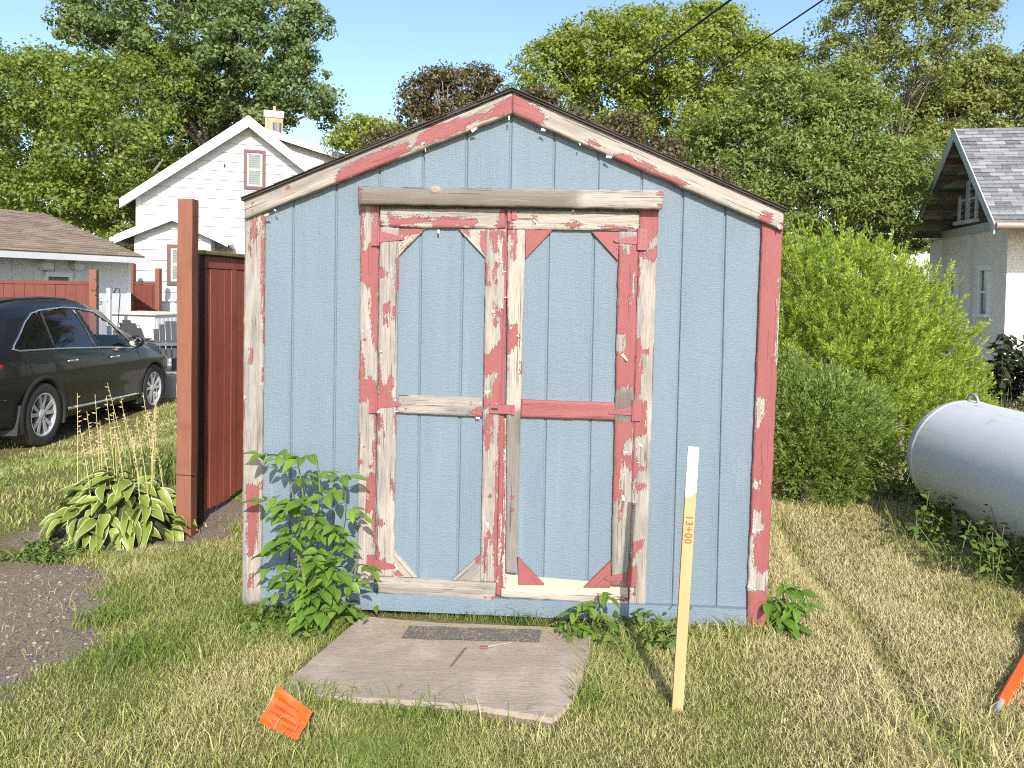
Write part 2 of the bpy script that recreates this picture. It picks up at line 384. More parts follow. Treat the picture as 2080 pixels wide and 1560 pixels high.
for i in range(12):
    plank('siding_plank', fw, GRT[i], GRT[i + 1], GRB[i], GRB[i + 1], 440, 1212 + 42 * i / 12, .0, lambda u: rake_v(u) - .012, sd=i + 1)
# other walls, floor, roof: real shed behind the front
def wallbox(name, x0, x1, y0, y1, z1, mat=M_side): return MB().box(x0, x1, y0, y1, vb0, z1).build(name, mat, shed)
zl, zr = rake_v(uL), rake_v(uR)
for nm, x0, x1, zz in (('side_wall', uL + .012, uL + .035, zl), ('side_wall', uR - .035, uR - .012, zr)):
    sw = wallbox(nm, x0, x1, .022, DEPTH, zz - .02)
    k = 0; y = .03
    xo = uL + .004 if x0 < 0 else uR - .012
    while y < DEPTH - .1:
        o = MB().box(xo, xo + .008, y + .003, y + .200, vb0, zz - .03).build('siding_plank', M_side, sw); y += .2032; k += 1
bw = MB().prism(prof, lambda a, b, d: (a, d, b), DEPTH, DEPTH + .02).build('back_wall', M_side, shed)
MB().box(uL + .04, uR - .04, .03, DEPTH, vb0 - .0, vb0 + .05).build('floor_deck', M_dark, shed)
for x in (-.9, -.05, .8):
    MB().box(x - .045, x + .045, .06, DEPTH - .1, -.03, vb0 - .001).build('skid', wood_mat('skid_wood', (.12, .09, .06), (.2, .15, .1), 'y'), shed)
for sgn, (pa, pb) in ((-1, ((496, 405), (1040, 183))), (1, ((1040, 183), (1593, 427)))):
    a, b = S(*pa, .05), S(*pb, .05)
    if sgn < 0: a = (a[0] - .01, a[1] - .004)
    else: b = (b[0] + .01, b[1] - .004)
    rf = MB().prism([(a[0], a[1] - .004), (b[0], b[1] - .004), (b[0], b[1] + .006), (a[0], a[1] + .006)], lambda x, z, d: (x, d, z), -.062, DEPTH + .06).build('roof', M_shin, shed)
    n = 8                                                # shingle courses, stepped
    for i in range(n):
        s0, s1 = i / n, (i + 1.12) / n
        p0 = [a[k] + (b[k] - a[k]) * s0 for k in (0, 1)]; p1 = [a[k] + (b[k] - a[k]) * min(1, s1) for k in (0, 1)]
        lo, hi = (p0, p1) if sgn < 0 else (p1, p0)
        y = -.066 - rng.random() * .008
        MB().prism([(lo[0], lo[1] + .007), (hi[0], hi[1] + .0065), (hi[0], hi[1] + .0085), (lo[0], lo[1] + .012)] if sgn < 0 else [(hi[0], hi[1] + .0065), (lo[0], lo[1] + .007), (lo[0], lo[1] + .012), (hi[0], hi[1] + .0085)], lambda x, z, d: (x, d, z), y, DEPTH + .06).build('shingle_course', M_shin, rf)
# --- trim boards (pixels traced from the photograph)
board('corner_board', [(497, 440), (537, 428), (529, 1228), (491, 1232)], -.002, .020, shed, grey=.6, red=[
    [(509, 444), (522, 444), (522, 478), (517, 494), (509, 484)], [(507, 500), (512, 500), (510, 521)], [(531, 430), (538, 430), (536, 560), (536, 697), (532, 697)], [(507, 707), (512, 707), (512, 739), (507, 739)],
    [(532, 750), (538, 750), (537, 776), (533, 776)], [(490, 814), (497, 814), (496, 845), (490, 850)], [(501, 984), (525, 984), (527, 1048), (522, 1106), (512, 1133), (502, 1127)], [(504, 1165), (512, 1165), (512, 1191), (505, 1191)], [(527, 976), (534, 976), (533, 995), (527, 995)]], label='left corner board, mostly bare grey wood with red streaks')
board('corner_board', [(1549, 450), (1591, 462), (1556, 1280), (1517, 1277)], -.002, .020, shed, base=1, bare=[
    [(1536, 805), (1554, 811), (1549, 850), (1537, 878), (1534, 867)], [(1532, 973), (1543, 978), (1540, 995), (1530, 990)], [(1532, 1034), (1543, 1040), (1551, 1073), (1535, 1085), (1527, 1079)],
    [(1518, 1090), (1532, 1090), (1529, 1146), (1543, 1168), (1564, 1157), (1558, 1200), (1516, 1200)], [(1583, 560), (1592, 560), (1584, 740), (1576, 740)]], label='right corner board, mostly still red')
WR = .045
RL = Z(480, 170, 3.63, [(735, 690), (760, 640), (830, 600), (960, 545), (1040, 495), (1270, 430), (1330, 440), (1340, 370), (1480, 300), (1620, 260), (1750, 230), (1880, 200), (1915, 150), (2040, 90), (2040, 215), (1950, 235), (1830, 262), (1700, 300), (1690, 345), (1560, 385), (1380, 450), (1230, 510), (1180, 560), (1000, 640), (850, 695), (735, 760)])
board('rake_board', [(496, 405), (1040, 186), (1040, 230), (496, 444)], .004, WR, shed, grey=.55, red=[RL], bare=[Z(480, 170, 3.63, [(1265, 430), (1330, 430), (1310, 465), (1270, 460)])], spots=[(585, 382, 5), (513, 412, 3), (514, 430, 3)], step=.011)
board('rake_board', [(1040.5, 186), (1593, 428), (1592, 468), (1040.5, 230)], .004, WR, shed, grey=.15, step=.011, red=[
    Z(1030, 170, 3.525, [(20, 60), (120, 105), (215, 165), (262, 210), (282, 262), (265, 278), (230, 290), (20, 205)]), Z(1030, 170, 3.525, [(555, 400), (610, 405), (685, 440), (590, 448)]),
    Z(1030, 170, 3.525, [(768, 508), (830, 498), (905, 515), (930, 550), (1060, 585), (1070, 618), (1010, 605), (1130, 640), (1230, 680), (1310, 722), (1230, 735), (1000, 635), (768, 545)]), Z(1030, 170, 3.525, [(1790, 975), (1840, 915), (1895, 935), (1890, 990), (1850, 1015)]), Z(1030, 170, 3.525, [(1960, 990), (1995, 985), (1995, 1045), (1975, 1040)])])
board('lintel', [(727, 379), (1348, 387), (1345, 424), (728, 414)], .004, .075, shed, grey=1.05, red=[[(727, 378), (731, 378), (732, 414), (727, 414)], [(1335, 392), (1350, 388), (1349, 400), (1340, 398)], [(1336, 414), (1349, 412), (1346, 425)]],
      darkzone=[([(727, 395), (1000, 400), (1150, 404), (1150, 424), (727, 414)], 1.3), ([(1180, 380), (1350, 380), (1350, 430), (1180, 430)], .3)], label='heavy weathered board over the doors')
kn = MB(); c = S(884, 386, .075)
kn.lathe([(0, .004), (.010, .006), (.018, .004), (.026, -.004)], lambda x, y, h: (c[0] + x * 1.15, -.075 - h, c[1] + y * .8), 20); shade_auto(kn.build('knot', wood_mat('knot_wood', (.22, .18, .14), (.36, .30, .24), 'x'), shed), 60)
JL = [[(731, 415), (739, 415), (738, 510), (731, 512)], [(755, 415), (771, 415), (769, 470), (757, 455)], [(731, 510), (744, 508), (752, 497), (771, 497), (769, 600), (753, 600), (748, 587), (738, 575), (731, 570)], [(753, 598), (770, 598), (768, 720), (758, 700), (755, 660), (752, 640)],
      [(729, 690), (735, 700), (738, 735), (742, 770), (752, 765), (762, 775), (767, 797), (752, 800), (745, 815), (729, 822)], [(760, 840), (768, 840), (766, 960), (760, 960)], [(745, 969), (764, 951), (766, 1004), (760, 1037), (744, 1042)], [(754, 1038), (764, 1038), (762, 1110), (756, 1110)], [(726, 880), (730, 880), (729, 960), (725, 960)]]
board('door_jamb', [(733, 415), (770, 416), (760, 1185), (725, 1183)], .001, .020, shed, red=JL, spots=[(733, 938, 5), (752, 947, 5), (741, 908, 2.5), (741, 690, 4)], grey=.45)
JR = [[(1298, 423), (1340, 423), (1341, 477), (1326, 484), (1316, 505), (1303, 510), (1298, 508)], [(1298, 512), (1312, 512), (1325, 505), (1340, 497), (1334, 530), (1322, 533), (1312, 527), (1300, 520)], [(1294, 520), (1300, 530), (1297, 600), (1293, 600)],
      [(1291, 677), (1302, 689), (1303, 707), (1321, 713), (1318, 720), (1302, 720), (1303, 778), (1297, 813), (1286, 813)], [(1285, 854), (1295, 815), (1304, 812), (1314, 817), (1311, 859), (1316, 879), (1297, 887), (1285, 890)], [(1281, 890), (1289, 893), (1290, 921), (1297, 947), (1311, 947), (1310, 954), (1296, 958), (1287, 980), (1280, 980)],
      [(1286, 981), (1310, 981), (1307, 992), (1297, 1003), (1293, 992)], [(1278, 983), (1287, 983), (1285, 1040), (1278, 1040)], [(1283, 1102), (1307, 1095), (1306, 1110), (1290, 1122), (1281, 1150)], [(1276, 1195), (1282, 1195), (1281, 1215), (1276, 1215)]]
board('door_jamb', [(1299, 424), (1338, 424), (1311, 1229), (1277, 1227)], .001, .020, shed, red=JR, grey=.5, spots=[(1288, 1206, 4)])
skirt = MB(); q = [S(*p, .03) for p in ((531, 1195), (1516, 1238), (1516, 1273), (531, 1229))]
skirt.prism([(a, b) for a, b in q[::-1]], lambda a, b, d: (a, d, b), -.030, -.001)
sk = skirt.build('skirt_board', M_side, shed)
# --- doors: each a part with its own boards
DW = .010
def door(lx, rx, name='door'):
    q = [S(*p, .006) for p in (lx[0], rx[0], rx[1], lx[1])]
    return MB().prism([(a, b) for a, b in q[::-1]], lambda a, b, d: (a, d, b), -.0024, -.0012).build(name, M_side, shed)
dl = door(((772, 424), (764, 1204)), ((1027, 427), (1007, 1222)))
dr = door(((1031, 428), (1018, 1212)), ((1297, 431), (1276, 1226)))
for dd, (t_, b_), yb in ((dl, ([774, 855, 941, 1025], [766, 848, 928, 1006]), 1195), (dr, ([1033, 1115, 1207, 1295], [1022, 1102, 1192, 1276]), 1192)):
    for i in range(3): plank('siding_plank', dd, t_[i], t_[i + 1], b_[i], b_[i + 1], 440, yb, DW, None, sd=20 + i + t_[0] * .01)
W0, W1 = DW - .001, DW + .020
# left door
board('stile', [(771.5, 461), (810, 462), (799, 1173), (763, 1172)], W0, W1, dl, grey=.55, red=[[(770, 540), (785, 548), (786, 560), (770, 566)], [(806, 525), (812, 520), (810, 585), (801, 592)], [(776, 620), (792, 610), (793, 635), (780, 640)], [(797, 625), (803, 625), (800, 650), (796, 660)], [(780, 645), (788, 645), (790, 663), (784, 665)],
      [(766, 715), (772, 730), (776, 780), (782, 782), (788, 770), (797, 762), (797, 790), (793, 795), (800, 812), (766, 814)], [(766, 838), (772, 840), (771, 900), (766, 905)], [(774, 845), (777, 845), (779, 885), (776, 885)], [(766, 1057), (783, 1058), (782, 1068), (766, 1070)], [(761, 1110), (768, 1110), (772, 1135), (784, 1132), (783, 1142), (761, 1144)], [(798, 975), (803, 975), (800, 1022), (797, 1020)], [(801, 840), (806, 840), (804, 880), (801, 880)]])
board('stile', [(987, 465), (1027, 466), (1007, 1184), (976, 1182)], W0, W1, dl, grey=.5, red=[[(995, 464), (1012, 464), (1010, 512), (1004, 512), (997, 488)], [(1007, 530), (1016, 536), (1009, 553), (1010, 577), (1003, 580), (1001, 559)], [(983, 536), (991, 536), (989.5, 571), (998, 574), (992, 581), (983, 577)], [(1004, 615), (1013, 618), (1012, 665), (1001, 660), (1004, 636)],
      [(1017, 627), (1026, 621), (1024, 819), (1016, 819)], [(980, 721), (992, 717), (1004, 704), (1017, 692), (1026, 690), (1022, 822), (995, 822), (989, 831), (980, 825), (980, 807), (998, 804), (1001, 778), (1012, 763), (1010, 757), (990, 763), (980, 760)], [(983, 842), (1001, 839), (999.5, 899), (991, 918), (985, 907)], [(1015, 839), (1022, 839), (1018, 997), (1012, 1189), (1003, 1189), (1004, 1138), (1002, 1082), (1005, 1011), (1011, 935)],
      [(985, 1079), (994, 1082), (992, 1105), (987, 1161), (980, 1164), (982.5, 1124)], [(1019, 470), (1029, 470), (1026, 560), (1021, 560)]], spots=[(996, 1008, 5)])
board('top_rail', [(771.5, 422), (1027, 425), (1027, 464.5), (771.5, 460.5)], W0, W1, dl, grey=.3, red=[[(790, 433), (801, 441), (835, 440), (866, 441), (888, 444), (899, 441), (934.5, 441), (965, 443), (973, 450), (963, 462), (932, 459), (910, 463), (880, 463), (877, 451), (850, 455), (791, 462)], [(1016, 427), (1029, 424), (1029, 466), (1006, 460), (1012, 448)], [(770, 446), (776, 448), (782, 463), (770, 463)]])
board('middle_rail', [(810, 801), (979.5, 808), (978.5, 847), (804.5, 838)], W0, W1, dl, grey=.75, red=[[(948, 840), (980, 827), (981, 850)]], spots=[(820, 811, 2.5), (957, 818, 2.5), (824, 832, 2.5)])
board('bottom_rail', [(764, 1172.5), (1007.5, 1184.5), (1005, 1222), (768, 1205)], W0, W1, dl, grey=.6, red=[[(1000, 1212), (1010, 1210), (1008, 1226), (1000, 1224)]], spots=[(985, 1214, 2.5), (985, 1196, 2)])
def gusset(parent, pts, red=(), base=0.0, grey=.2, seed=0):
    q = [S(x, y, W1 - .004) for x, y in pts]; n = len(q)
    # triangulated fan with a fine enough grid for the paint mask
    V = []; F = []; m = 9; base_i = 0
    A, B, C_ = [np.array(p) for p in q[:3]]
    for i in range(m + 1):
        for j in range(m + 1 - i): V.append(A + (B - A) * i / m + (C_ - A) * j / m)
    ix = lambda i, j: sum(m + 1 - k for k in range(i)) + j
    for i in range(m):
        for j in range(m - i):
            F.append((ix(i, j), ix(i + 1, j), ix(i, j + 1)))
            if j < m - i - 1: F.append((ix(i + 1, j), ix(i + 1, j + 1), ix(i, j + 1)))
    V = np.array(V); nrm = np.cross(B - A, C_ - A); nn = len(V)
    if nrm < 0: F = [f[::-1] for f in F]
    ring = [ix(i, 0) for i in range(m)] + [ix(m - i, i) for i in range(m)] + [ix(0, m - i) for i in range(m)]
    V3 = [(a, -(W1 - .004), b) for a, b in V] + [(V[k][0], -W0, V[k][1]) for k in ring]
    for k in range(len(ring)):
        f = (ring[k], nn + k, nn + (k + 1) % len(ring), ring[(k + 1) % len(ring)]); F.append(f if nrm > 0 else f[::-1])
    u = np.array([p[0] for p in V3]); v = np.array([p[2] for p in V3]); p = np.full(len(V3), base, float)
    for poly in red: p = np.maximum(p, np.clip(.5 + sdist(u, v, [S(x, y, W1) for x, y in poly]) / .02, 0, 1))
    d = (C_ - B) / np.linalg.norm(C_ - B); al = u * d[0] + v * d[1]; ac = -u * d[1] + v * d[0]
    return mk('corner_brace', V3, F, M_trim, parent, False, {'paint': p, 'grey': np.full(len(V3), grey), 'gr': np.stack([al, ac, np.full(len(V3), seed)], 1)})
gusset(dl, [(810.5, 465), (863, 465), (810.5, 519)], base=.42, red=[[(809, 462), (866, 462), (850, 475), (809, 480)]], seed=1); gusset(dl, [(987, 466), (932, 465.5), (986, 523)], base=.2, red=[[(975, 470), (990, 466), (988, 525), (976, 505)], [(930, 464), (950, 464), (960, 485)]], seed=2)
gusset(dl, [(799.5, 1172), (800.5, 1118), (848, 1173)], base=.05, seed=3, red=[[(798, 1160), (818, 1163), (815, 1172), (800, 1170)]]); gusset(dl, [(976, 1181), (918, 1178), (977, 1126)], grey=.8, seed=4, red=[[(966, 1130), (980, 1122), (980, 1145), (966, 1148)]])
# right door
board('stile', [(1031, 466), (1067, 467), (1049, 1166), (1027, 1164)], W0, W1, dr, grey=.2, red=[[(1029, 464), (1048, 468), (1049, 492), (1040, 494)], [(1040, 488), (1048, 488), (1048, 527), (1042, 530)], [(1024, 606), (1031, 606), (1032, 645), (1037, 662), (1050, 657), (1051, 674), (1057, 683), (1056, 704), (1045, 704), (1038, 713), (1031, 721), (1031, 754), (1024, 783)], [(1057, 735), (1063, 730), (1062, 762), (1058, 762)]],
      darkzone=[([(1015, 838), (1070, 838), (1060, 1180), (1015, 1180)], 1.02), ([(1052, 835), (1062, 835), (1058, 900), (1052, 890)], 1.5)], spots=[(1041, 1010, 4), (1040, 1036, 4)], label='left stile of the right door, rotted grey at the bottom')
board('sheathing_strip', [(1021, 850), (1031, 850), (1030, 1196), (1017, 1194)], W0 - .006, W0 + .006, dr, grey=-.4, red=[[(1019, 845), (1026, 845), (1022, 1195), (1014, 1195)]])
board('stile', [(1258, 470), (1297, 471), (1278, 1193), (1241.5, 1191)], W0, W1, dr, grey=.55, red=[[(1256, 500), (1265, 498), (1270, 515), (1277, 515), (1281, 498), (1299, 495), (1296, 788), (1283, 790), (1276, 782), (1270, 795), (1262, 785), (1250, 795), (1248, 718), (1269, 716), (1269, 680), (1252, 679)],
      [(1242, 856), (1290, 856), (1282, 893), (1270, 896), (1266, 913), (1263, 947), (1258, 1003), (1252, 1017), (1240, 1014)], [(1265, 927), (1282, 924), (1284, 969), (1275, 947), (1266, 947)], [(1256, 995), (1263, 997), (1263, 1045), (1269, 1057), (1258, 1057)], [(1243, 1180), (1262, 1182), (1262, 1194), (1243, 1194)]],
      bare=[[(1284, 556), (1290, 556), (1289, 575), (1284, 618), (1281, 618), (1284, 580)]], darkzone=[([(1250, 792), (1290, 790), (1290, 858), (1246, 858)], 1.4), ([(1240, 1010), (1252, 1015), (1250, 1190), (1236, 1190)], 1.3), ([(1258, 1060), (1280, 1060), (1278, 1195), (1255, 1195)], .95)], label='right stile of the right door with half its red paint')
board('top_rail', [(1031, 428.5), (1298, 432), (1297.5, 469.5), (1031, 465.5)], W0, W1, dr, grey=.2, red=[[(1029, 426), (1048, 428), (1048, 445), (1040, 455), (1051, 462), (1029, 467)], [(1212, 457), (1285, 459), (1284, 467), (1224, 466)], [(1135, 456), (1163, 450), (1195, 459), (1160, 462)], [(1082, 440), (1089, 441), (1090, 452), (1084, 452)]])
board('middle_rail', [(1059, 812), (1250, 819), (1249, 853.5), (1057, 847.5)], W0, W1, dr, base=1)
board('bottom_rail', [(1018, 1197), (1275, 1209), (1275, 1230), (1017, 1213)], W0, W1 - .006, dr, grey=-.5, red=[[(1215, 1208), (1240, 1212), (1238, 1219), (1215, 1216)], [(1250, 1212), (1275, 1214), (1275, 1220), (1250, 1218)]], label='bare splintered bottom rail of the right door')
q = [S(*p, DW + .004) for p in ((1019, 1166), (1276, 1188), (1275, 1210), (1018, 1198))]
MB().prism([(a, b) for a, b in q[::-1]], lambda a, b, d: (a, d, b), -DW - .003, -DW + .002).build('bare_panel', M_bare, dr)['label'] = 'unpainted strip where the bottom rail came away'
gusset(dr, [(1067.5, 467.5), (1122, 467.5), (1067.5, 525)], base=1, seed=5); gusset(dr, [(1257, 471), (1202, 470.5), (1255.5, 529)], base=1, seed=6)
gusset(dr, [(1054, 1187), (1052, 1132), (1106, 1188)], base=1, seed=7); gusset(dr, [(1240.5, 1193), (1186, 1193), (1240.5, 1140)], base=1, seed=8)
board('astragal', [(1026, 428), (1031.5, 428), (1017, 1212), (1007, 1210)], W0, W1 - .012, dl, base=1, bare=[[(1016, 1040), (1022, 1040), (1012, 1180), (1010, 1180)]])
# hinges and hasp
WH = W1 + .003
def hinge(plate, strap, parent):
    m = MB(); fn = lambda a, b, d: (a, d, b)
    def ply(pts, d0, d1):
        p = [S(x, y, WH) for x, y in pts]
        ar = sum(p[i][0] * p[(i + 1) % len(p)][1] - p[(i + 1) % len(p)][0] * p[i][1] for i in range(len(p)))
        m.prism(p if ar > 0 else p[::-1], fn, d0, d1)
    ply(plate, -WH - .001, -W1 + .004); ply(strap, -WH - .0012, -W1 - .0003)
    kx = strap[0][0]; a, b = S(kx, plate[0][1], WH), S(kx - 1.5, plate[2][1], WH)
    m.tube([(a[0], -WH - .002, a[1]), (b[0], -WH - .002, b[1])], .0055, 8)
    for t_ in (.2, .5, .8):
        for pa, pb in (((plate[0], plate[3])), ):
            px = (plate[0][0] + plate[1][0]) / 2; py = plate[0][1] + (plate[3][1] - plate[0][1]) * t_; c = S(px, py, WH)
            m.lathe([(.0001, .0022), (.003, .0018), (.0042, 0)], lambda x, y, h: (c[0] + x, -WH - .001 - h, c[1] + y), 8)
        tip = strap[2]; px = strap[0][0] + (tip[0] - strap[0][0]) * t_ * .95; py = (strap[0][1] + strap[-1][1]) / 2; py += (tip[1] - py) * t_; c2 = S(px, py, WH)
        m.lathe([(.0001, .0022), (.003, .0018), (.0042, 0)], lambda x, y, h: (c2[0] + x, -WH - .0012 - h, c2[1] + y), 8)
    return m.build('hinge', M_red, parent)
hinge([(755, 459), (770, 459), (769, 499), (754, 499)], [(770, 469), (818, 481), (821, 484), (818, 487), (770, 492)], dl)
hinge([(750, 797), (765, 797), (764, 839), (749, 839)], [(766, 805), (812, 818), (816, 821), (812, 825), (766, 829)], dl)
hinge([(745, 1128), (760, 1128), (759, 1160), (744, 1160)], [(760, 1136), (800, 1147), (804, 1151), (800, 1155), (760, 1158)], dl)
hinge([(1299, 464), (1315, 465), (1315, 508), (1298, 508)], [(1297, 478), (1250, 485), (1246, 488), (1250, 492), (1297, 497)], dr)
hinge([(1288, 812), (1303, 812), (1302, 855), (1287, 855)], [(1286, 825), (1240, 835), (1236, 838), (1240, 841), (1285, 844)], dr)
hinge([(1279, 1152), (1294, 1152), (1293, 1192), (1278, 1192)], [(1277, 1163), (1232, 1171), (1228, 1175), (1232, 1179), (1277, 1182)], dr)
m = MB(); p = [S(x, y, W1 + .008) for x, y in ((994, 839), (1043, 841), (1044, 824), (995, 821))]
m.prism(p, lambda a, b, d: (a, d, b), -W1 - .012, -W1 - .0005); p = [S(x, y, W1 + .007) for x, y in ((1039, 842), (1045, 842), (1046, 823), (1040, 823))]; m.prism(p, lambda a, b, d: (a, d, b), -W1 - .016, -W1 - .0005)
hs = m.build('hasp', M_red, shed)
p = [S(x, y, W1 + .007) for x, y in ((998, 832), (1012, 833), (1012, 829), (998, 828))]; MB().prism(p, lambda a, b, d: (a, d, b), -W1 - .0135, -W1 - .0122).build('slot', M_dark, hs)
m = MB()
for x0, x1, y0, y1 in ((1031, 1037, 426, 450), (1040, 1050, 428, 446)):
    p = [S(x, y, W1 + .004) for x, y in ((x0, y1), (x1, y1), (x1, y0), (x0, y0))]; m.prism(p, lambda a, b, d: (a, d, b), -W1 - .006, -W1 + .001)
m.build('latch', M_red, shed)
# curled flakes of paint: pixel, size in px, angle, hang
for x, y, s_, an, ww in [(543, 436, 12, .3, WR), (560, 428, 9, -.6, WR), (861, 291, 11, .2, WR), (836, 296, 8, .5, WR), (964, 263, 14, .45, WR), (864, 305, 7, -1.4, WR), (1034, 240, 9, -1.5, WR), (1112, 239, 9, -.5, WR), (1178, 294, 7, -1.3, WR), (1104, 264, 10, -.4, WR), (1238, 319, 13, -.3, WR), (1290, 322, 8, -.8, WR), (1582, 462, 10, -1.2, WR),
                         (750, 665, 9, .6, .02), (737, 672, 7, -1.2, .02), (775, 714, 7, 0, .035), (891, 471, 9, -1.3, W1), (1026, 552, 6, .2, W1), (1028, 604, 7, 0, W1), (1001, 633, 8, -.9, W1), (1020, 624, 9, -1.2, W1), (1040, 665, 10, .5, W1), (1053, 683, 8, -.6, W1), (992, 795, 14, .5, W1), (1269, 726, 17, -.9, W1), (1272, 919, 8, .2, W1), (1266, 1012, 11, -1.4, W1), (990, 1066, 11, -1.5, W1),
                         (806, 1152, 13, -.9, W1), (770, 836, 9, .3, W1), (805, 836, 8, 0, W1), (971, 849, 9, .1, W1), (1087, 450, 8, -.8, W1), (1527, 1194, 17, -.4, .02), (1543, 1076, 11, .2, .02), (1537, 985, 8, -1, .02), (498, 808, 6, -1.2, .02), (1302, 905, 9, -.7, .02), (1297, 940, 6, 0, .02), (536, 1205, 11, .4, .004), (1165, 428, 8, .1, W1), (530, 780, 6, -1.5, .02)]:
    c = S(x, y, ww + .004); m = MB(); L = s_ / 428. * 1.0; Wd = L * (.30 + .25 * random.random()); ca, sa = math.cos(an), math.sin(an); v = []; f = []; n = 5; cur = .35 + .5 * random.random()
    for i in range(n + 1):
        tt = i / n; a = tt * cur * 1.5; rx = L * (math.sin(a) / (cur * 1.5)); out = L * (1 - math.cos(a)) / (cur * 1.5)
        ww2 = Wd * (1 - .5 * tt * random.random())
        for sgn in (-1, 0, 1):
            lx, ly = rx - L / 2, sgn * ww2 / 2 + random.uniform(-.1, .1) * Wd; v.append((c[0] + lx * ca - ly * sa, -ww - .0015 - out - (.002 if sgn == 0 else 0), c[1] + lx * sa + ly * ca))
    for i in range(n):
        for k in range(2): f.append((i * 3 + k, i * 3 + k + 1, i * 3 + k + 4, i * 3 + k + 3))
    m.add(v, f).build('paint_flake', M_flake, shed, True)
# nail heads
# ================================================================ THINGS ON THE LAWN BY THE SHED
def W3(p): return (p.x, p.y, p.z)
# weathered plywood sheet in front of the doors
t = NT('weathered_plywood'); P = t.obj(); n1 = t.noise(t.scale(P, (7, 34, 20)), 1, 6, .7, .6); n2 = t.noise(P, 4, 6, .7); n3 = t.noise(t.scale(P, (30, 200, 20)), 1, 4, .75)
c_ = t.mix(n1, (.255, .21, .162), (.385, .325, .258)); c_ = t.mix(t.math('MULTIPLY', t.ramp(n2, .45, .68), .7), c_, (.45, .38, .30)); c_ = t.mix(t.math('MULTIPLY', t.ramp(n3, .55, .72), .55), c_, (.18, .14, .105))
t.bump(t.math('ADD', n1, n3), .9, .004); M_ply = t.done(c_, .9, spec=.15)
pad_top = .035
pp = [G(x, y, pad_top) for x, y in [(738, 1252), (900, 1262), (1080, 1277), (1203, 1287), (1197, 1330), (1186, 1370), (1166, 1420), (1148, 1440), (1122, 1461), (1000, 1444), (850, 1428), (700, 1412), (560, 1395), (650, 1322)]]
pc = sum(pp, Vector()) / len(pp); pad = empty('plywood_ramp', (pc.x, pc.y, 0), 0, 'weathered grey plywood sheet lying on the ground before the shed doors', 'plywood sheet')
fl = lambda o: [(p.x - o.x, p.y - o.y) for p in pp]
m = MB(); a = fl(pc)[::-1]
pts2 = []
for i in range(len(a)):                                  # ragged edge
    p, q = a[i], a[(i + 1) % len(a)]
    for k in range(6): tt = k / 6; pts2.append((p[0] + (q[0] - p[0]) * tt + random.gauss(0, .002), p[1] + (q[1] - p[1]) * tt + random.gauss(0, .002)))
ar = sum(pts2[i][0] * pts2[(i + 1) % len(pts2)][1] - pts2[(i + 1) % len(pts2)][0] * pts2[i][1] for i in range(len(pts2)))
if ar < 0: pts2 = pts2[::-1]
m.prism(pts2, lambda x, y, d: (x, y, d), .012, pad_top - .001); m.build('top_ply', M_ply, pad)
m = MB(); pts3 = [(x * .985, y * .985) for x, y in pts2]; m.prism(pts3, lambda x, y, d: (x, y, d), -.02, .011); m.build('bottom_ply', flat('ply_edge', (.16, .125, .095), .9, 0, .3), pad)
cr = [G(x, y, pad_top) for x, y in ((912, 1358), (918, 1356), (950, 1316), (943, 1316))]
m = MB(); m.prism([(p.x - pc.x, p.y - pc.y) for p in cr], lambda x, y, d: (x, y, d), pad_top - .0008, pad_top + .0004); m.build('split', flat('split_dark', (.14, .11, .085), .95), pad)
# strip of old roofing felt
st = [G(x, y, pad_top + .004) for x, y in ((815, 1294), (832, 1268), (1100, 1286), (1095, 1311))]; s0 = sum(st, Vector()) / 4
strip = empty('roofing_strip', (s0.x, s0.y, pad_top + .001), 0, 'dark gritty strip of roofing felt on the plywood sheet', 'roofing strip')
V = []; F = []; N_ = 24
for i in range(N_ + 1):
    tt = i / N_
    for k in range(4):
        a = st[0] + (st[3] - st[0]) * tt; b = st[1] + (st[2] - st[1]) * tt; p = a + (b - a) * k / 3 - Vector((s0.x, s0.y, 0)); V.append((p.x, p.y, .003 + .0015 * math.sin(tt * 19 + k)))
for i in range(N_):
    for k in range(3): F.append((i * 4 + k, i * 4 + 4 + k, i * 4 + 5 + k, i * 4 + 1 + k))
t = NT('grit_felt'); P = t.obj(); n1 = t.noise(P, 350, 2, .7); n2 = t.noise(P, 20, 3); t.bump(n1, 1, .003)
M_grit = t.done(t.mix(t.ramp(n1, .5, .75), t.mix(n2, (.075, .068, .06), (.12, .11, .10)), (.32, .29, .26)), .95)
mk('felt', V, F, M_grit, strip, True)
# twig with a scrap of red paint on it
a, b = G(975, 1316, pad_top + .006), G(1040, 1308, pad_top + .006); tw = empty('painted_splinter', (a.x, a.y, pad_top), 0, 'thin wood splinter with a red paint scrap lying on the plywood', 'splinter')
MB().tube([(0, 0, .004), (.03, .004, .006), ((b - a).x, (b - a).y, .003)], [.004, .0035, .0015], 6).build('splinter', wood_mat('splint', (.3, .22, .16), (.45, .36, .28), 'x'), tw)
MB().box(.0, .035, -.008, .008, .004, .009, .001).build('red_scrap', M_red, tw)
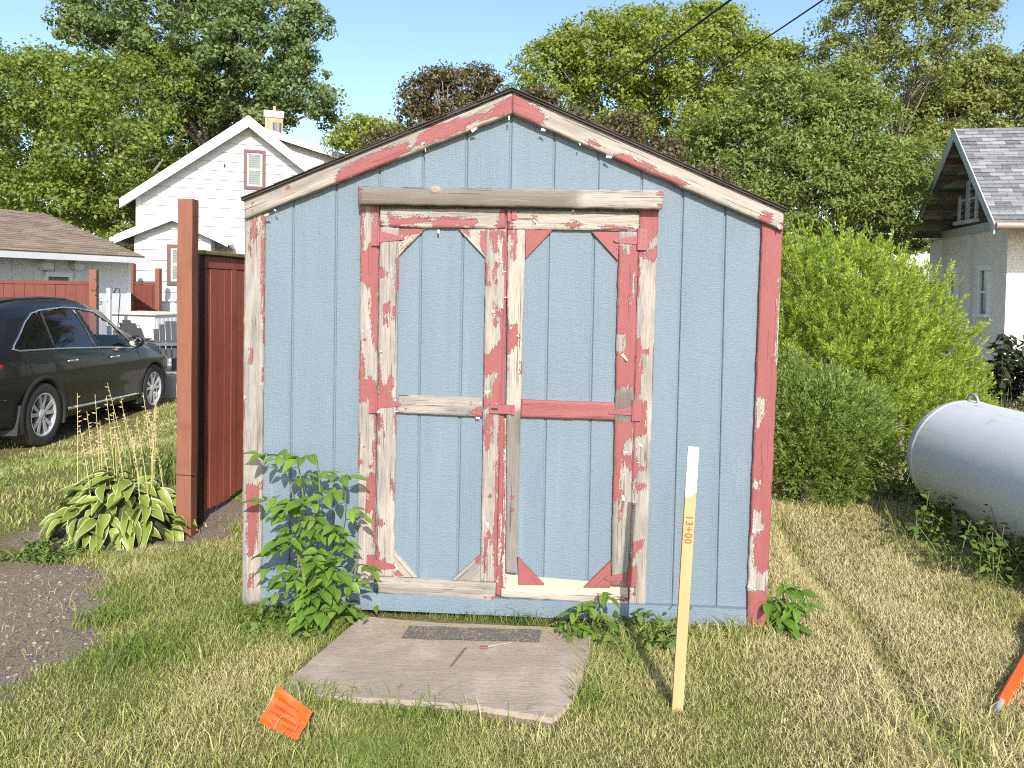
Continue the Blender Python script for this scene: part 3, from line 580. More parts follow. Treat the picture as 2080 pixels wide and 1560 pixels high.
# survey stake with writing
b0 = G(1375, 1447); top = at(1408, 908, b0.y + .03); stk = empty('survey_stake', (b0.x, b0.y, float(ground_z(b0.x, b0.y)) - .0), 0, 'tall wooden survey stake with white painted top and handwritten numbers', 'survey stake')
dv = (top - b0); Ls = dv.length; dz = dv.normalized(); dx = Vector((1, -.03, 0)); dx = (dx - dz * dx.dot(dz)).normalized(); dy = dz.cross(dx)
def stake_pt(a, d, s): p = dx * a + dy * d + dz * s; return (p.x, p.y, p.z)
def sbox(m, s0, s1, hw, hd):
    v = [stake_pt(a, d, s) for s in (s0, s1) for d in (-hd, hd) for a in (-hw, hw)]; m.add(v, [(0, 2, 3, 1), (4, 5, 7, 6), (0, 1, 5, 4), (2, 6, 7, 3), (0, 4, 6, 2), (1, 3, 7, 5)])
hw = .0205
M_stake = wood_mat('fresh_lath', (.47, .27, .12), (.57, .36, .185), 'z', .65, .3)
m = MB(); sbox(m, -.15, Ls * .81, hw, .009); m.build('shaft', M_stake, stk)
m = MB()                                                 # ragged lower edge of the white paint
V = []; n = 8
for i in range(n + 1):
    lo = Ls * .81 + (.028 * (i / n) ** 2 + .006 * math.sin(i * 2.3)); a = -hw + 2 * hw * i / n; V += [stake_pt(a, -.0091, lo), stake_pt(a, -.0091, Ls)]
m.add(V, [(2 * i, 2 * i + 2, 2 * i + 3, 2 * i + 1) for i in range(n)]); sbox(m, Ls * .81 + .03, Ls, hw + .0001, .0089); 
m.build('white_tip', flat('white_paint', (.82, .82, .80), .6, 0, .03), stk)
m = MB(); sbox(m, Ls * .81, Ls * .81 + .031, hw - .0002, .0088); m.build('shaft', M_stake, stk)
fc = bpy.data.curves.new('stake_text', 'FONT'); fc.body = '13+00'; fc.size = .038; fc.extrude = .0002; fc.offset = .0006; fc.space_character = 1.15
fo = bpy.data.objects.new('tmp', fc); col.objects.link(fo); bpy.context.view_layer.update()
me = bpy.data.meshes.new_from_object(fo.evaluated_get(bpy.context.evaluated_depsgraph_get())); bpy.data.objects.remove(fo)
co = np.empty(len(me.vertices) * 3); me.vertices.foreach_get('co', co); co = co.reshape(-1, 3); s_start = Ls * (1447 - 1045) / (1447 - 908)
out = np.array([stake_pt(q[1] - .012, -.0094 - q[2], s_start - q[0]) for q in co]); me.vertices.foreach_set('co', out.astype(np.float32).ravel()); me.materials.append(flat('orange_marker', (.27, .095, .025), .7)); me.name = 'lettering'
link('lettering', me, stk)
# orange utility flag fallen against the grass
fc_, fd = G(605, 1505, .012), G(525, 1467, .02); fa, fb_ = at(567, 1393, fd.y + .045), at(636, 1447, fc_.y + .05)
fo_ = Vector(((fc_.x + fd.x) / 2, (fc_.y + fd.y) / 2, 0)); flg = empty('marker_flag', W3(fo_), 0, 'small orange plastic utility flag leaning in the grass by the plywood', 'marker flag')
V = []; F = []; N_ = 18; mk_ = []
for i in range(N_ + 1):
    for j in range(N_ + 1):
        a, b = i / N_, j / N_; p = (fa * (1 - a) + fb_ * a) * (1 - b) + (fd * (1 - a) + fc_ * a) * b - fo_
        wr = .004 * math.sin(b * 9 + a * 7) + .003 * math.sin(b * 17 - a * 3) + .006 * a * a; V.append((p.x, p.y - wr, p.z + wr * .8))
for i in range(N_):
    for j in range(N_): q = i * (N_ + 1) + j; F.append((q, q + 1, q + N_ + 2, q + N_ + 1))
sheet = mk('flag_sheet', V, F, glass_mat('orange_plastic', (.78, .105, .02), 0, .32), flg, True)
V2 = np.array(V).reshape(N_ + 1, N_ + 1, 3); m = MB()
def fpt(a, b):
    x, y = a * N_, b * N_; i, j = min(int(x), N_ - 1), min(int(y), N_ - 1); p = V2[i, j] * (1 - x + i) * (1 - y + j) + V2[i + 1, j] * (x - i) * (1 - y + j) + V2[i, j + 1] * (1 - x + i) * (y - j) + V2[i + 1, j + 1] * (x - i) * (y - j); return p + np.array([0, -.0022, .0018])
for row, (a0, a1, hgt) in ((.22, (.15, .9, .07)), (.42, (.12, .88, .085)), (.60, (.1, .9, .08)), (.78, (.25, .85, .055)))  and [(.22, (.15, .9, .07)), (.42, (.12, .88, .085)), (.60, (.1, .9, .08)), (.78, (.25, .85, .055))]:
    a = a0
    while a < a1:                                        # worn print, too faded to read
        w_ = random.uniform(.018, .034); h_ = hgt * random.uniform(.6, 1.0)
        for k in range(random.choice((1, 2, 2))):
            aa = a + k * w_ * .55; m.add([fpt(aa, row), fpt(aa + .012, row), fpt(aa + .012, row + h_), fpt(aa, row + h_)], [(0, 1, 2, 3)])
        if random.random() < .6: m.add([fpt(a, row + h_ * .45), fpt(a + w_, row + h_ * .45), fpt(a + w_, row + h_ * .6), fpt(a, row + h_ * .6)], [(0, 1, 2, 3)])
        a += w_ + .02
m.build('print', flat('faded_print', (.42, .03, .01), .6), flg)
p1, p2 = Vector(V[0]), Vector(V[N_]); MB().tube([tuple(p1 + (p1 - p2) * .03), tuple(p2), tuple(p2 + (p2 - p1) * 1.2 + Vector((.0, .02, -.09)))], .0016, 6).build('wire_staff', flat('wire', (.3, .3, .3), .4, .9), flg)
# orange marker post leaning at the right edge
pb = G(2028, 1442); mp = empty('marker_post', W3(pb), 0, 'orange plastic marker post with pale metal prongs slanting over the lawn', 'marker post')
tp = G(2150, 1222, .10) - pb; d = tp.normalized(); sd2 = Vector((d.z, 0, -d.x)).normalized(); nn = d.cross(sd2)
def ppt(a, b, s): p = d * s + sd2 * a + nn * b; return (p.x, p.y, p.z)
prof = [(-.036, 0), (-.030, -.014), (-.012, -.019), (.002, -.014), (.014, -.019), (.030, -.013), (.036, 0), (.03, .008), (-.03, .008)]
m = MB(); n = len(prof); ss = [.035, .06, .3, .6, tp.length + .3]; v = []; f = []
for s in ss: v += [ppt(a, b, s) for a, b in prof]
for k in range(len(ss) - 1):
    for i in range(n): f.append((k * n + i, k * n + (i + 1) % n, k * n + n + (i + 1) % n, k * n + n + i))
f.append(list(range(n))); f.append([n * (len(ss) - 1) + i for i in range(n)][::-1]); m.add(v, f); shade_auto(m.build('tube', glass_mat('orange_pvc', (.80, .085, .012), 0, .35), mp), 50)
for o_ in (-.02, .016):
    m = MB(); m.tube([ppt(o_, -.004, -.05), ppt(o_, -.004, .0), ppt(o_ * 1.1, -.004, .06)], [.008, .011, .011], 10); shade_auto(m.build('prong', flat('galvanised', (.62, .62, .60), .35, .6), mp))

# ---------------------------------------------------------------- leafy plants, each leaf its own mesh
def leaf_mesh(name, L, W_, mat, cup=.15, curl=.25, nl=6, pointed=1.6, margin=False):
    V = []; F = []; at_ = []; cols_ = (-1, -.72, 0, .72, 1)
    for i in range(nl + 1):
        s = i / nl; wd = W_ * .5 * (math.sin(math.pi * min(1, s ** .75 * 1.0)) ** .8 if 0 < s < 1 else 0.02) * (1 if s < .5 else (1 - (s - .5) ** pointed * .3))
        for c in cols_: V.append((c * wd, s * L, cup * wd * abs(c) * 1.4 - curl * L * s * s + .01 * L * math.sin(s * 14 + c * 2))); at_.append(abs(c))
    k = len(cols_)
    for i in range(nl):
        for c in range(k - 1): F.append((i * k + c, i * k + c + 1, (i + 1) * k + c + 1, (i + 1) * k + c))
    return mesh(name, V, F, mat, True, {'edge': np.array(at_)})
def leaf_inst(me, parent, loc, yaw, pitch, roll=0, s=1.0, name='leaf'):
    o = link(name, me, parent); o.location = loc; o.rotation_euler = (Matrix.Rotation(yaw, 3, 'Z') @ Matrix.Rotation(pitch, 3, 'X') @ Matrix.Rotation(roll, 3, 'Y')).to_euler(); o.scale = (s, s, s); return o
def fresh_leaf(name, c0, c1, mar=None, trans=.3):
    t = NT(name); oi = t.n('ObjectInfo').outputs['Random']; c = t.mix(oi, c0, c1); e = t.attr('edge').outputs['Fac']
    if mar is not None:
        nz = t.noise(t.obj(), 60, 2); c = t.mix(t.ramp(t.math('ADD', e, t.math('MULTIPLY', t.math('SUBTRACT', nz, .5), .35)), .78, .90), c, mar)
    else: c = t.mix(t.math('MULTIPLY', t.ramp(e, .12, .0), .35), c, tuple(min(1, x * 1.7) for x in c1))
    t.done(c, .42, spec=.45); t.bump(t.noise(t.obj(), 90, 2), .35, .003)
    tr = t.n('BsdfTranslucent'); t.l(c, tr.inputs[0]); mx = t.n('MixShader'); mx.inputs[0].default_value = trans; t.l(t.b.outputs[0], mx.inputs[1]); t.l(tr.outputs[0], mx.inputs[2]); t.l(mx.outputs[0], t.out.inputs[0]); return t.m
M_ash = fresh_leaf('sapling_leaf', (.095, .185, .024), (.185, .295, .045)); M_stem = flat('green_stem', (.16, .17, .06), .7)
ASH = [leaf_mesh('leaflet', .078, .048, M_ash, .25, .22), leaf_mesh('leaflet', .065, .030, M_ash, .3, .1), leaf_mesh('leaflet', .085, .050, M_ash, .2, .35)]
def compound(parent, p, yaw, length, droop, n=2, s=1.0):
    """a stalk with paired leaflets and one at the tip"""
    p = Vector(p); d = Vector((math.sin(yaw), -math.cos(yaw), 0)); pts = []
    for i in range(6): tt = i / 5; pts.append(p + d * length * tt + Vector((0, 0, length * (.45 * tt - droop * tt * tt))))
    MB().tube([tuple(q) for q in pts], [.0022 - .0002 * i for i in range(6)], 5).build('leaf_stalk', M_stem, parent)
    yw = math.atan2(-d.x, d.y)
    for k in range(n):
        q = pts[2 + k * 2 if n == 2 else min(5, 2 + k)]
        for sg in (-1, 1): leaf_inst(random.choice(ASH), parent, q, yw + sg * random.uniform(.9, 1.3), random.uniform(-.45, .25), random.uniform(-.5, .5), s * random.uniform(.8, 1.1))
    leaf_inst(random.choice(ASH), parent, pts[5], yw + random.uniform(-.2, .2), random.uniform(-.5, .2), random.uniform(-.3, .3), s * random.uniform(1, 1.25))
def sapling(name, label, base, stems, per, s, reach, spreadw):
    e = empty(name, W3(base), 0, label, 'sapling')
    for (tx, ty, tz) in stems:
        P0 = Vector((random.uniform(-.03, .03), 0, -.03)); P3 = Vector((tx, ty, tz)); pts = [P0 + (P3 - P0) * (i / 8) + Vector((.012 * math.sin(i * 1.3), .01 * math.sin(i * .9 + 1), 0)) for i in range(9)]
        MB().tube([tuple(q) for q in pts], [.0055 - .0004 * i for i in range(9)], 6).build('stem', M_stem, e)
        for k in range(per):
            f = .2 + .8 * (k + 1) / per; q = pts[min(8, int(round(f * 8)))]; yaw = (k * 2.4 + random.uniform(-.5, .5)); d = Vector((math.sin(yaw), -math.cos(yaw), 0))
            if d.y > .35: yaw = math.pi - yaw
            compound(e, q, yaw, reach * random.uniform(.75, 1.15) * (1.0 - .2 * f), random.uniform(.25, .7), 2, s * random.uniform(.8, 1.05))
    return e
bs = SH.world(S(655, 1235)[0], -.13, 0); up = lambda px, py: SH.uv(px, py, .15)
e_ = lambda px, py, yy=-.02: (up(px, py)[0] - S(655, 1235)[0], yy, up(px, py)[1])
sapling('ash_sapling', 'bushy green ash sapling growing against the left side of the shed', bs, [e_(578, 935), e_(605, 922, -.03), e_(650, 925, -.05), e_(585, 1020), e_(705, 1000, -.03), e_(735, 1120, -.08), e_(655, 1050, -.08), e_(610, 1110, -.06)], 8, 1.0, .15, .3)
bs2 = SH.world(S(1190, 1260)[0], -.12, 0)
sapling('ash_seedling', 'low green seedling sprouting under the right shed door', bs2, [(-.03, -.02, .15), (.05, -.02, .19), (-.10, -.03, .06)], 4, .85, .1, .2)
bs3 = SH.world(uR + .06, .05, 0)
sapling('ash_seedling', 'broad leaved weed at the foot of the right corner board', bs3, [(.03, .0, .20), (.08, -.02, .12), (-.01, -.03, .15)], 5, 1.05, .085, .2)
# ---------------------------------------------------------------- hosta with dry flower stalks
M_hosta = fresh_leaf('variegated_leaf', (.15, .215, .03), (.255, .315, .055), (.56, .55, .30), .22)
HL = [leaf_mesh('leaf', .20, .105, M_hosta, .30, .45, 8, 1.4), leaf_mesh('leaf', .17, .085, M_hosta, .4, .30, 8, 1.4), leaf_mesh('leaf', .22, .095, M_hosta, .25, .6, 8, 1.4), leaf_mesh('leaf', .15, .09, M_hosta, .5, .2, 8, 1.4)]
hb = G(240, 1085); ho = empty('hosta_plant', W3(hb), 0, 'large variegated hosta with cream edged leaves beside the fence post', 'hosta')
HR = (G(385, 1085).x - G(78, 1085).x) / 2
for k in range(300):
    rr = math.sqrt(random.random()); an = random.uniform(0, 2 * math.pi); x, y = rr * HR * .86 * math.cos(an), rr * HR * .62 * math.sin(an)
    z = .05 + .30 * (1 - rr ** 1.6) + random.uniform(-.06, .08); yaw = math.atan2(-x, y) if rr > .12 else an
    yaw += random.uniform(-.9, .9); leaf_inst(random.choice(HL), ho, (x, y, z), yaw, .35 - .75 * rr + random.uniform(-.45, .45), random.uniform(-.6, .6), random.uniform(.42, .86))
MB().lathe([(.0, .27), (HR * .35, .22), (HR * .62, .10), (HR * .72, -.02)], lambda x, y, h: (x, y * .72, h), 20).build('shade_dome', flat('hosta_shade', (.045, .06, .012), .9), ho, True)  # dark dome stands in for the shade under the leaves
M_dry = flat('dry_stalk', (.46, .40, .17), .8, 0, .3, 20); M_seed = flat('seed_pods', (.42, .33, .22), .9, 0, .3, 30)
def stalks(parent, n, rx, ry, h0, h1, lean, base_z=.1):
    for k in range(n):
        x, y = random.uniform(-rx, rx), random.uniform(-ry, ry); h = random.uniform(h0, h1); l = lean + random.gauss(0, .12); l2 = random.gauss(0, .08)
        pts = [(x + l * h * (i / 6) ** 1.3, y + l2 * h * (i / 6), base_z + h * i / 6) for i in range(7)]; m = MB().tube(pts, [.0035 - .0003 * i for i in range(7)], 5); m.build('flower_stalk', M_dry, parent); m = MB()
        for q in range(10):
            f = .55 + .45 * q / 10; i = min(5, int(f * 6)); p = Vector(pts[i]).lerp(Vector(pts[i + 1]), f * 6 - i); d = Vector((random.uniform(-1, 1), random.uniform(-1, 1), .2)).normalized(); r = random.uniform(.003, .006)
            c = p + d * .012; m.tube([tuple(p), tuple(c), tuple(c + d * r * 3)], [.001, r, .0008], 5)
        m.build('seed_pods', M_seed, parent)['kind'] = 'stuff'
stalks(ho, 17, HR * .62, .15, .40, .72, -.18, .2)
# narrow leaved lily clump behind it
M_lily = fresh_leaf('lily_leaf', (.09, .15, .03), (.19, .26, .06)); lb = G(318, 985); li = empty('daylily_clump', W3(lb), 0, 'clump of narrow green lily leaves behind the hosta beside the post', 'daylily')
for k in range(120):
    x, y = random.gauss(0, .22), random.gauss(0, .13); yaw = random.uniform(0, 6.28); L = random.uniform(.25, .46); wd = random.uniform(.005, .009); d = Vector((math.sin(yaw), -math.cos(yaw), 0)); s_ = Vector((d.y, -d.x, 0)); V = []; F = []; b = random.uniform(.1, .75)
    for i in range(7):
        tt = i / 6; c = Vector((x, y, 0)) + d * L * b * tt * tt + Vector((0, 0, L * (tt - .35 * b * tt * tt * 1.4))); ww = wd * (1 - tt ** 3)
        V += [tuple(c - s_ * ww), tuple(c + s_ * ww)]
    mk('leaf', V, [(2 * i, 2 * i + 1, 2 * i + 3, 2 * i + 2) for i in range(6)], M_lily, li, True, {'edge': np.ones(14) * .5})
stalks(li, 12, .25, .10, .42, .78, -.12, .05)
# ================================================================ RED BOARD FENCE BESIDE THE SHED
M_cedar = wood_mat('stained_post', (.17, .062, .040), (.275, .115, .074), 'z', .7, .7); M_fence = wood_mat('stained_board', (.27, .07, .045), (.39, .12, .075), 'z', .6, .5)  # board stain lightened to make up for the grazing sun
M_moss = flat('mossy_cap', (.20, .15, .06), .95, 0, .5, 30, .8)
fp = G(379, 1087); post = empty('fence_post', W3(fp), 0, 'stout square red stained timber post at the end of the board fence', 'fence post')
pw = .046; hgt = at(380, 405, fp.y).z - fp.z
m = MB(); v = []; f = []; NS = 24
for i in range(NS + 1):
    z = -.2 + (hgt + .2) * i / NS; wv = .0012 * math.sin(i * .9)
    for (a, b) in ((-1, -1), (-.72, -1.02), (.72, -1.02), (1, -1), (1.02, -.7), (1.02, .7), (1, 1), (-1, 1)): v.append((a * pw + wv + .004 * i / NS, b * pw, z))
for i in range(NS):
    for k in range(8): f.append((i * 8 + k, i * 8 + (k + 1) % 8, i * 8 + 8 + (k + 1) % 8, i * 8 + 8 + k))
f.append([NS * 8 + k for k in range(8)]); m.add(v, f); m.build('timber', M_cedar, post); 
MB().tube([(-pw - .002, -pw - .004, .40), (0, -pw - .006, .398), (pw + .003, -pw - .003, .395), (pw + .004, 0, .38)], .002, 5).build('wire_tie', M_dark, post)
f0 = G(406, 1043, .06); f1 = G(497, 985, .06); fdir = Vector((f1.x - f0.x, f1.y - f0.y, 0)); fy = math.atan2(fdir.y, fdir.x); f0.z = float(ground_z(f0.x, f0.y)); ftop = at(402, 508, f0.y).z - f0.z
fen = empty('board_fence', W3(f0), fy, 'tall dark red board fence running back along the side of the shed', 'fence')
FL = 4.2; x = .02; k = 0
while x < FL:                                            # near face towards the shed
    wd = random.choice((.085, .10, .12, .135)); MB().box(x, x + wd - .004, -.012 - random.uniform(0, .006), .010, .06 + random.uniform(-.012, .012), ftop - .10, .003).build('fence_board', M_fence, fen); x += wd; k += 1
for z in (.25, ftop - .3): MB().box(0, FL, .012, .05, z, z + .09).build('rail', M_fence, fen)
MB().box(-.02, FL, -.018, .055, ftop - .115, ftop - .03).build('top_rail', M_fence, fen); MB().box(-.03, FL, -.04, .075, ftop - .03, ftop, .006).build('cap', M_moss, fen)
MB().box(-.05, .018, -.02, .05, -.1, ftop - .03).build('end_post', flat('shadow_dark_post', (.05, .018, .012), .8), fen)  # near-black colour stands for the post's shadow on the fence end
# ================================================================ SUV
M_paint = NT('car_paint'); P = M_paint.obj(); M_paint.b.inputs['Coat Weight'].default_value = .4; M_paint.b.inputs['Specular IOR Level'].default_value = .3; M_paint.b.inputs['Coat Roughness'].default_value = .04
M_paint = M_paint.done((.010, .0095, .011), .4, .0)
M_chrome = flat('chrome', (.75, .75, .75), .12, 1, .02); M_tyre = flat('tyre_rubber', (.035, .034, .032), .85, 0, .25, 20, .3); M_rim = flat('alloy', (.50, .51, .53), .3, .35, .05); M_blk = flat('black_plastic', (.022, .021, .02), .6)
M_tint = glass_mat('privacy_glass', (.008, .009, .011), .04); M_clear = glass_mat('door_glass', (.02, .025, .025), .6); M_tail = glass_mat('tail_lens', (.45, .008, .012), 0, .08); M_lamp = glass_mat('head_lens', (.55, .55, .55), 0, .05); M_amb = glass_mat('amber_lens', (.6, .16, .01), 0, .1)
CAR_X = -5.70; CY0 = 9.0 - 1.03; cz = float(ground_z(-6.5, 10.4)) + .02
carr = empty('parked_suv', (CAR_X, CY0, cz), 0, 'dark brown SUV with chrome trimmed windows parked on the grass', 'suv')
LEN = 4.76; carr.rotation_euler = (R(-1.2), 0, 0); carr.scale = (1, 1, 1.08)
def cin(xs, ys):
    return lambda x: np.interp(x, xs, ys)
def smooth(xs, ys):
    xx = np.linspace(xs[0], xs[-1], 400); yy = np.interp(xx, xs, ys); k = np.hanning(21); k /= k.sum(); yp = np.convolve(np.pad(yy, 10, mode='edge'), k, 'valid'); return lambda x: np.interp(x, xx, yp)
ztop = smooth([0, .08, .35, .7, 1.2, 1.8, 2.4, 2.9, 3.2, 3.55, 3.7, 4.2, 4.6, 4.76], [.95, 1.10, 1.45, 1.60, 1.66, 1.685, 1.665, 1.56, 1.38, 1.15, 1.09, 1.02, .90, .72])
zbelt = smooth([0, .4, 1.2, 2.4, 3.4, 3.8, 4.76], [1.10, 1.10, 1.075, 1.03, .985, .95, .70])
zbot = smooth([0, .3, .6, 4.2, 4.6, 4.76], [.42, .32, .24, .24, .27, .34]); xs_ = smooth([0, .25, .7, 1.2, 3.6, 4.2, 4.6, 4.76], [.70, .86, .925, .94, .94, .90, .78, .58]); xtop = smooth([0, .4, 1, 2.4, 3.2, 3.6, 4.2, 4.76], [.60, .60, .62, .60, .56, .74, .76, .50])
def sect(y):
    zb, zt, zl, xw, xt = float(zbot(y)), float(ztop(y)), float(zbelt(y)), float(xs_(y)), float(xtop(y)); zl = min(zl, zt - .04)
    xb = xw - .045
    pts = [(0, zb), (xw - .12, zb), (xw - .03, zb + .03), (xw - .015, zb + .12), (xw - .02, .50), (xw, .68), (xw - .003, .82), (xw - .02, (zl + .84) / 2), (xb, zl), ((xb * .62 + xt * .38), zl + (zt - zl) * .42), (xb * .28 + xt * .72, zl + (zt - zl) * .76), (xt, zt - (zt - zl) * .09), (xt * .86, zt - .012), (xt * .5, zt), (0, zt + .006)]
    p = np.array(pts); d = np.concatenate([[0], np.cumsum(np.hypot(*np.diff(p, axis=0).T))]); NT_ = 56
    # fixed param: resample per segment group so belt line stays on one row
    tt = np.concatenate([np.linspace(d[0], d[2], 8)[:-1], np.linspace(d[2], d[8], 26)[:-1], np.linspace(d[8], d[11], 16)[:-1], np.linspace(d[11], d[14], 8)])
    return np.stack([np.interp(tt, d, p[:, 0]), np.interp(tt, d, p[:, 1])], 1)
ysn = np.linspace(0, LEN, 160); SEC = np.array([sect(y) for y in ysn])
WYR, WYF, WR_ = 1.03, 3.81, .365; ZW = .365
winpoly = {'rear_quarter_window': [(.62, 1.13), (.70, 1.20), (.95, 1.40), (1.12, 1.49), (1.28, 1.525), (1.28, 1.115)], 'rear_door_window': [(1.33, 1.112), (1.33, 1.53), (1.8, 1.558), (2.02, 1.552), (2.26, 1.072)], 'front_door_window': [(2.36, 1.068), (2.13, 1.545), (2.45, 1.50), (2.80, 1.36), (3.10, 1.18), (3.22, 1.06), (3.20, 1.015)]}
def side_x(y, z):
    i = min(len(ysn) - 1, max(0, int(round(y / LEN * (len(ysn) - 1))))); s = SEC[i]; k = np.argmax(s[:, 0]); 
    return float(np.interp(z, s[8:50, 1], s[8:50, 0])) if z > s[8, 1] else float(s[8, 0])
V = []; F = []; ns, npt = SEC.shape[:2]
for sg in (1, -1):
    b0_ = len(V)
    for i in range(ns):
        for j in range(npt): V.append((sg * SEC[i, j, 0] - .94, ysn[i], SEC[i, j, 1]))
    yy = (ysn[:-1] + ysn[1:]) / 2
    for i in range(ns - 1):
        for j in range(npt - 1):
            c = (SEC[i, j] + SEC[i + 1, j + 1]) / 2; y = yy[i]
            if c[0] > .55 and min(math.hypot(y - WYR, c[1] - ZW), math.hypot(y - WYF, c[1] - ZW)) < .415: continue
            if c[0] > .3 and any(inpoly(np.array([y]), np.array([c[1]]), p)[0] for p in winpoly.values()): continue
            if c[0] < .52 and 2.95 < y < 3.52 and c[1] > 1.1: continue
            q = (b0_ + i * npt + j, b0_ + i * npt + j + 1, b0_ + (i + 1) * npt + j + 1, b0_ + (i + 1) * npt + j); F.append(q[::-1] if sg > 0 else q)
    for end, rv in ((0, sg < 0), (ns - 1, sg > 0)):
        ring = [b0_ + end * npt + j for j in range(npt)]; F.append(ring if not rv else ring[::-1])
body = mk('body', V, F, M_paint, carr); shade_auto(body, 40)
MB().box(-.94 - .80, -.94 + .80, .5, 3.4, .60, 1.0).build('interior', M_blk, carr)
for sx in (-.36, .36):
    m = MB(); m.box(-.94 + sx - .24, -.94 + sx + .24, 2.0, 2.16, .95, 1.22, .04); m.box(-.94 + sx - .13, -.94 + sx + .13, 2.02, 2.12, 1.25, 1.42, .03); m.build('seat_back', M_blk, carr)
def side_panel(name, poly, off, mat, parent, sg=1):
    xs2 = []; n = len(poly); pts = []
    for i in range(n):
        a, b = poly[i], poly[(i + 1) % n]
        for k in range(5): tt = k / 5; pts.append((a[0] + (b[0] - a[0]) * tt, a[1] + (b[1] - a[1]) * tt))
    cy_ = sum(p[0] for p in pts) / len(pts); cz_ = sum(p[1] for p in pts) / len(pts); V = [(sg * (side_x(cy_, cz_) + off) - .94, cy_, cz_)]
    for r in (.5, 1.0):
        for y, z in pts: y2, z2 = cy_ + (y - cy_) * r, cz_ + (z - cz_) * r; V.append((sg * (side_x(y2, z2) + off) - .94, y2, z2))
    k = len(pts); F = [(0, 1 + i, 1 + (i + 1) % k) for i in range(k)] + [(1 + i, 1 + k + i, 1 + k + (i + 1) % k, 1 + (i + 1) % k) for i in range(k)]
    return mk(name, V, F, mat, parent, True)
for nm, poly in winpoly.items():
    for sg in (1, -1): side_panel('window', poly, .002, M_clear if nm.startswith('front') else M_tint, carr, sg)
# chrome surround and belt moulding, pillars between the windows
def side_line(name, pts, r, mat, parent, off=.004, flatz=False, sg=1):
    P_ = []
    for i in range(len(pts) - 1):
        for k in range(8): tt = k / 8; y = pts[i][0] + (pts[i + 1][0] - pts[i][0]) * tt; z = pts[i][1] + (pts[i + 1][1] - pts[i][1]) * tt; P_.append((sg * (side_x(y, z) + off) - .94, y, z))
    y, z = pts[-1]; P_.append((sg * (side_x(y, z) + off) - .94, y, z)); return MB().tube(P_, r, 6).build(name, mat, parent, True)
side_line('chrome_trim', [(3.24, 1.005), (2.36, 1.055), (1.33, 1.098), (.64, 1.11), (.57, 1.13), (.60, 1.17), (.92, 1.41), (1.10, 1.51), (1.30, 1.545), (1.8, 1.575), (2.1, 1.565), (2.48, 1.52), (2.83, 1.375), (3.13, 1.195), (3.26, 1.05)], .012, M_chrome, carr, .006)
side_line('pillar', [(2.28, 1.07), (2.06, 1.56)], .03, M_blk, carr, -.018); side_line('pillar', [(1.305, 1.11), (1.305, 1.53)], .02, M_blk, carr, -.012); side_line('chrome_trim', [(2.20, 1.075), (2.02, 1.555)], .006, M_chrome, carr, .006)
for pts in ([(1.33, 1.09), (1.36, .95), (1.45, .80), (1.50, .62)], [(2.30, 1.05), (2.36, .9), (2.36, .38)], [(3.30, .98), (3.34, .8), (3.33, .5), (3.30, .4)]): side_line('door_seam', pts, .0045, M_dark, carr, -.001)
side_line('sill_trim', [(1.52, .37), (2.4, .36), (3.32, .35)], .022, M_chrome, carr, -.005); side_line('roof_rail', [(.75, 1.625), (1.2, 1.665), (1.8, 1.69), (2.3, 1.675), (2.62, 1.63)], .02, flat('rail_black', (.05, .05, .055), .3), carr, -.06)
for y in (1.60, 2.62):
    m = MB(); z = .935 if y < 2 else .915; x = side_x(y, z) - .94; m.tube([(x + .004, y - .12, z), (x + .035, y - .09, z + .008), (x + .038, y + .05, z + .010), (x + .006, y + .11, z + .004)], [.012, .017, .017, .010], 8); h_ = m.build('door_handle', M_chrome, carr, True)
m = MB(); x = side_x(3.12, 1.05) - .94; m.lathe([(.0, .10), (.07, .095), (.11, .06), (.12, .0), (.105, -.02), (.0, -.025)], lambda a, b, h: (x + .15 + a * .95, 3.06 + h, 1.10 + b * .72), 20); mi = m.build('mirror', M_paint, carr, True)
MB().lathe([(.0, 0), (.085, 0), (.088, .004)], lambda a, b, h: (x + .15 + a * .98, 3.03 - h, 1.10 + b * .76), 20).build('mirror_glass', M_chrome, mi, True); MB().box(x - .01, x + .08, 3.05, 3.13, 1.03, 1.07, .01).build('mirror_arm', M_blk, mi)
side_panel('tail_light', [(.02, .82), (.06, .98), (.20, 1.03), (.38, .97), (.22, .84)], .006, M_tail, carr); side_panel('headlight', [(4.25, .80), (4.35, .90), (4.62, .84), (4.70, .72), (4.5, .72)], .006, M_lamp, carr); side_panel('indicator', [(4.18, .82), (4.22, .90), (4.34, .88), (4.30, .80)], .010, M_amb, carr)
def arch(yc, nm='wheel_arch'):
    P_ = []; V = []; F = []; n = 26
    for i in range(n + 1):
        a = math.pi * (1.12 - 1.24 * i / n)
        for r, o in ((.395, -.18), (.395, .012), (.43, .016), (.455, .002)): V.append((side_x(yc + r * math.cos(a), max(.3, ZW + r * math.sin(a))) * 0 + .94 * 0 + (float(xs_(yc)) - .94) + o - .008, yc + r * math.cos(a), ZW + r * math.sin(a)))
    for i in range(n):
        for k in range(3): F.append((i * 4 + k, i * 4 + k + 1, i * 4 + 5 + k, i * 4 + 4 + k))
    mk(nm, V, F, M_blk, carr, True)
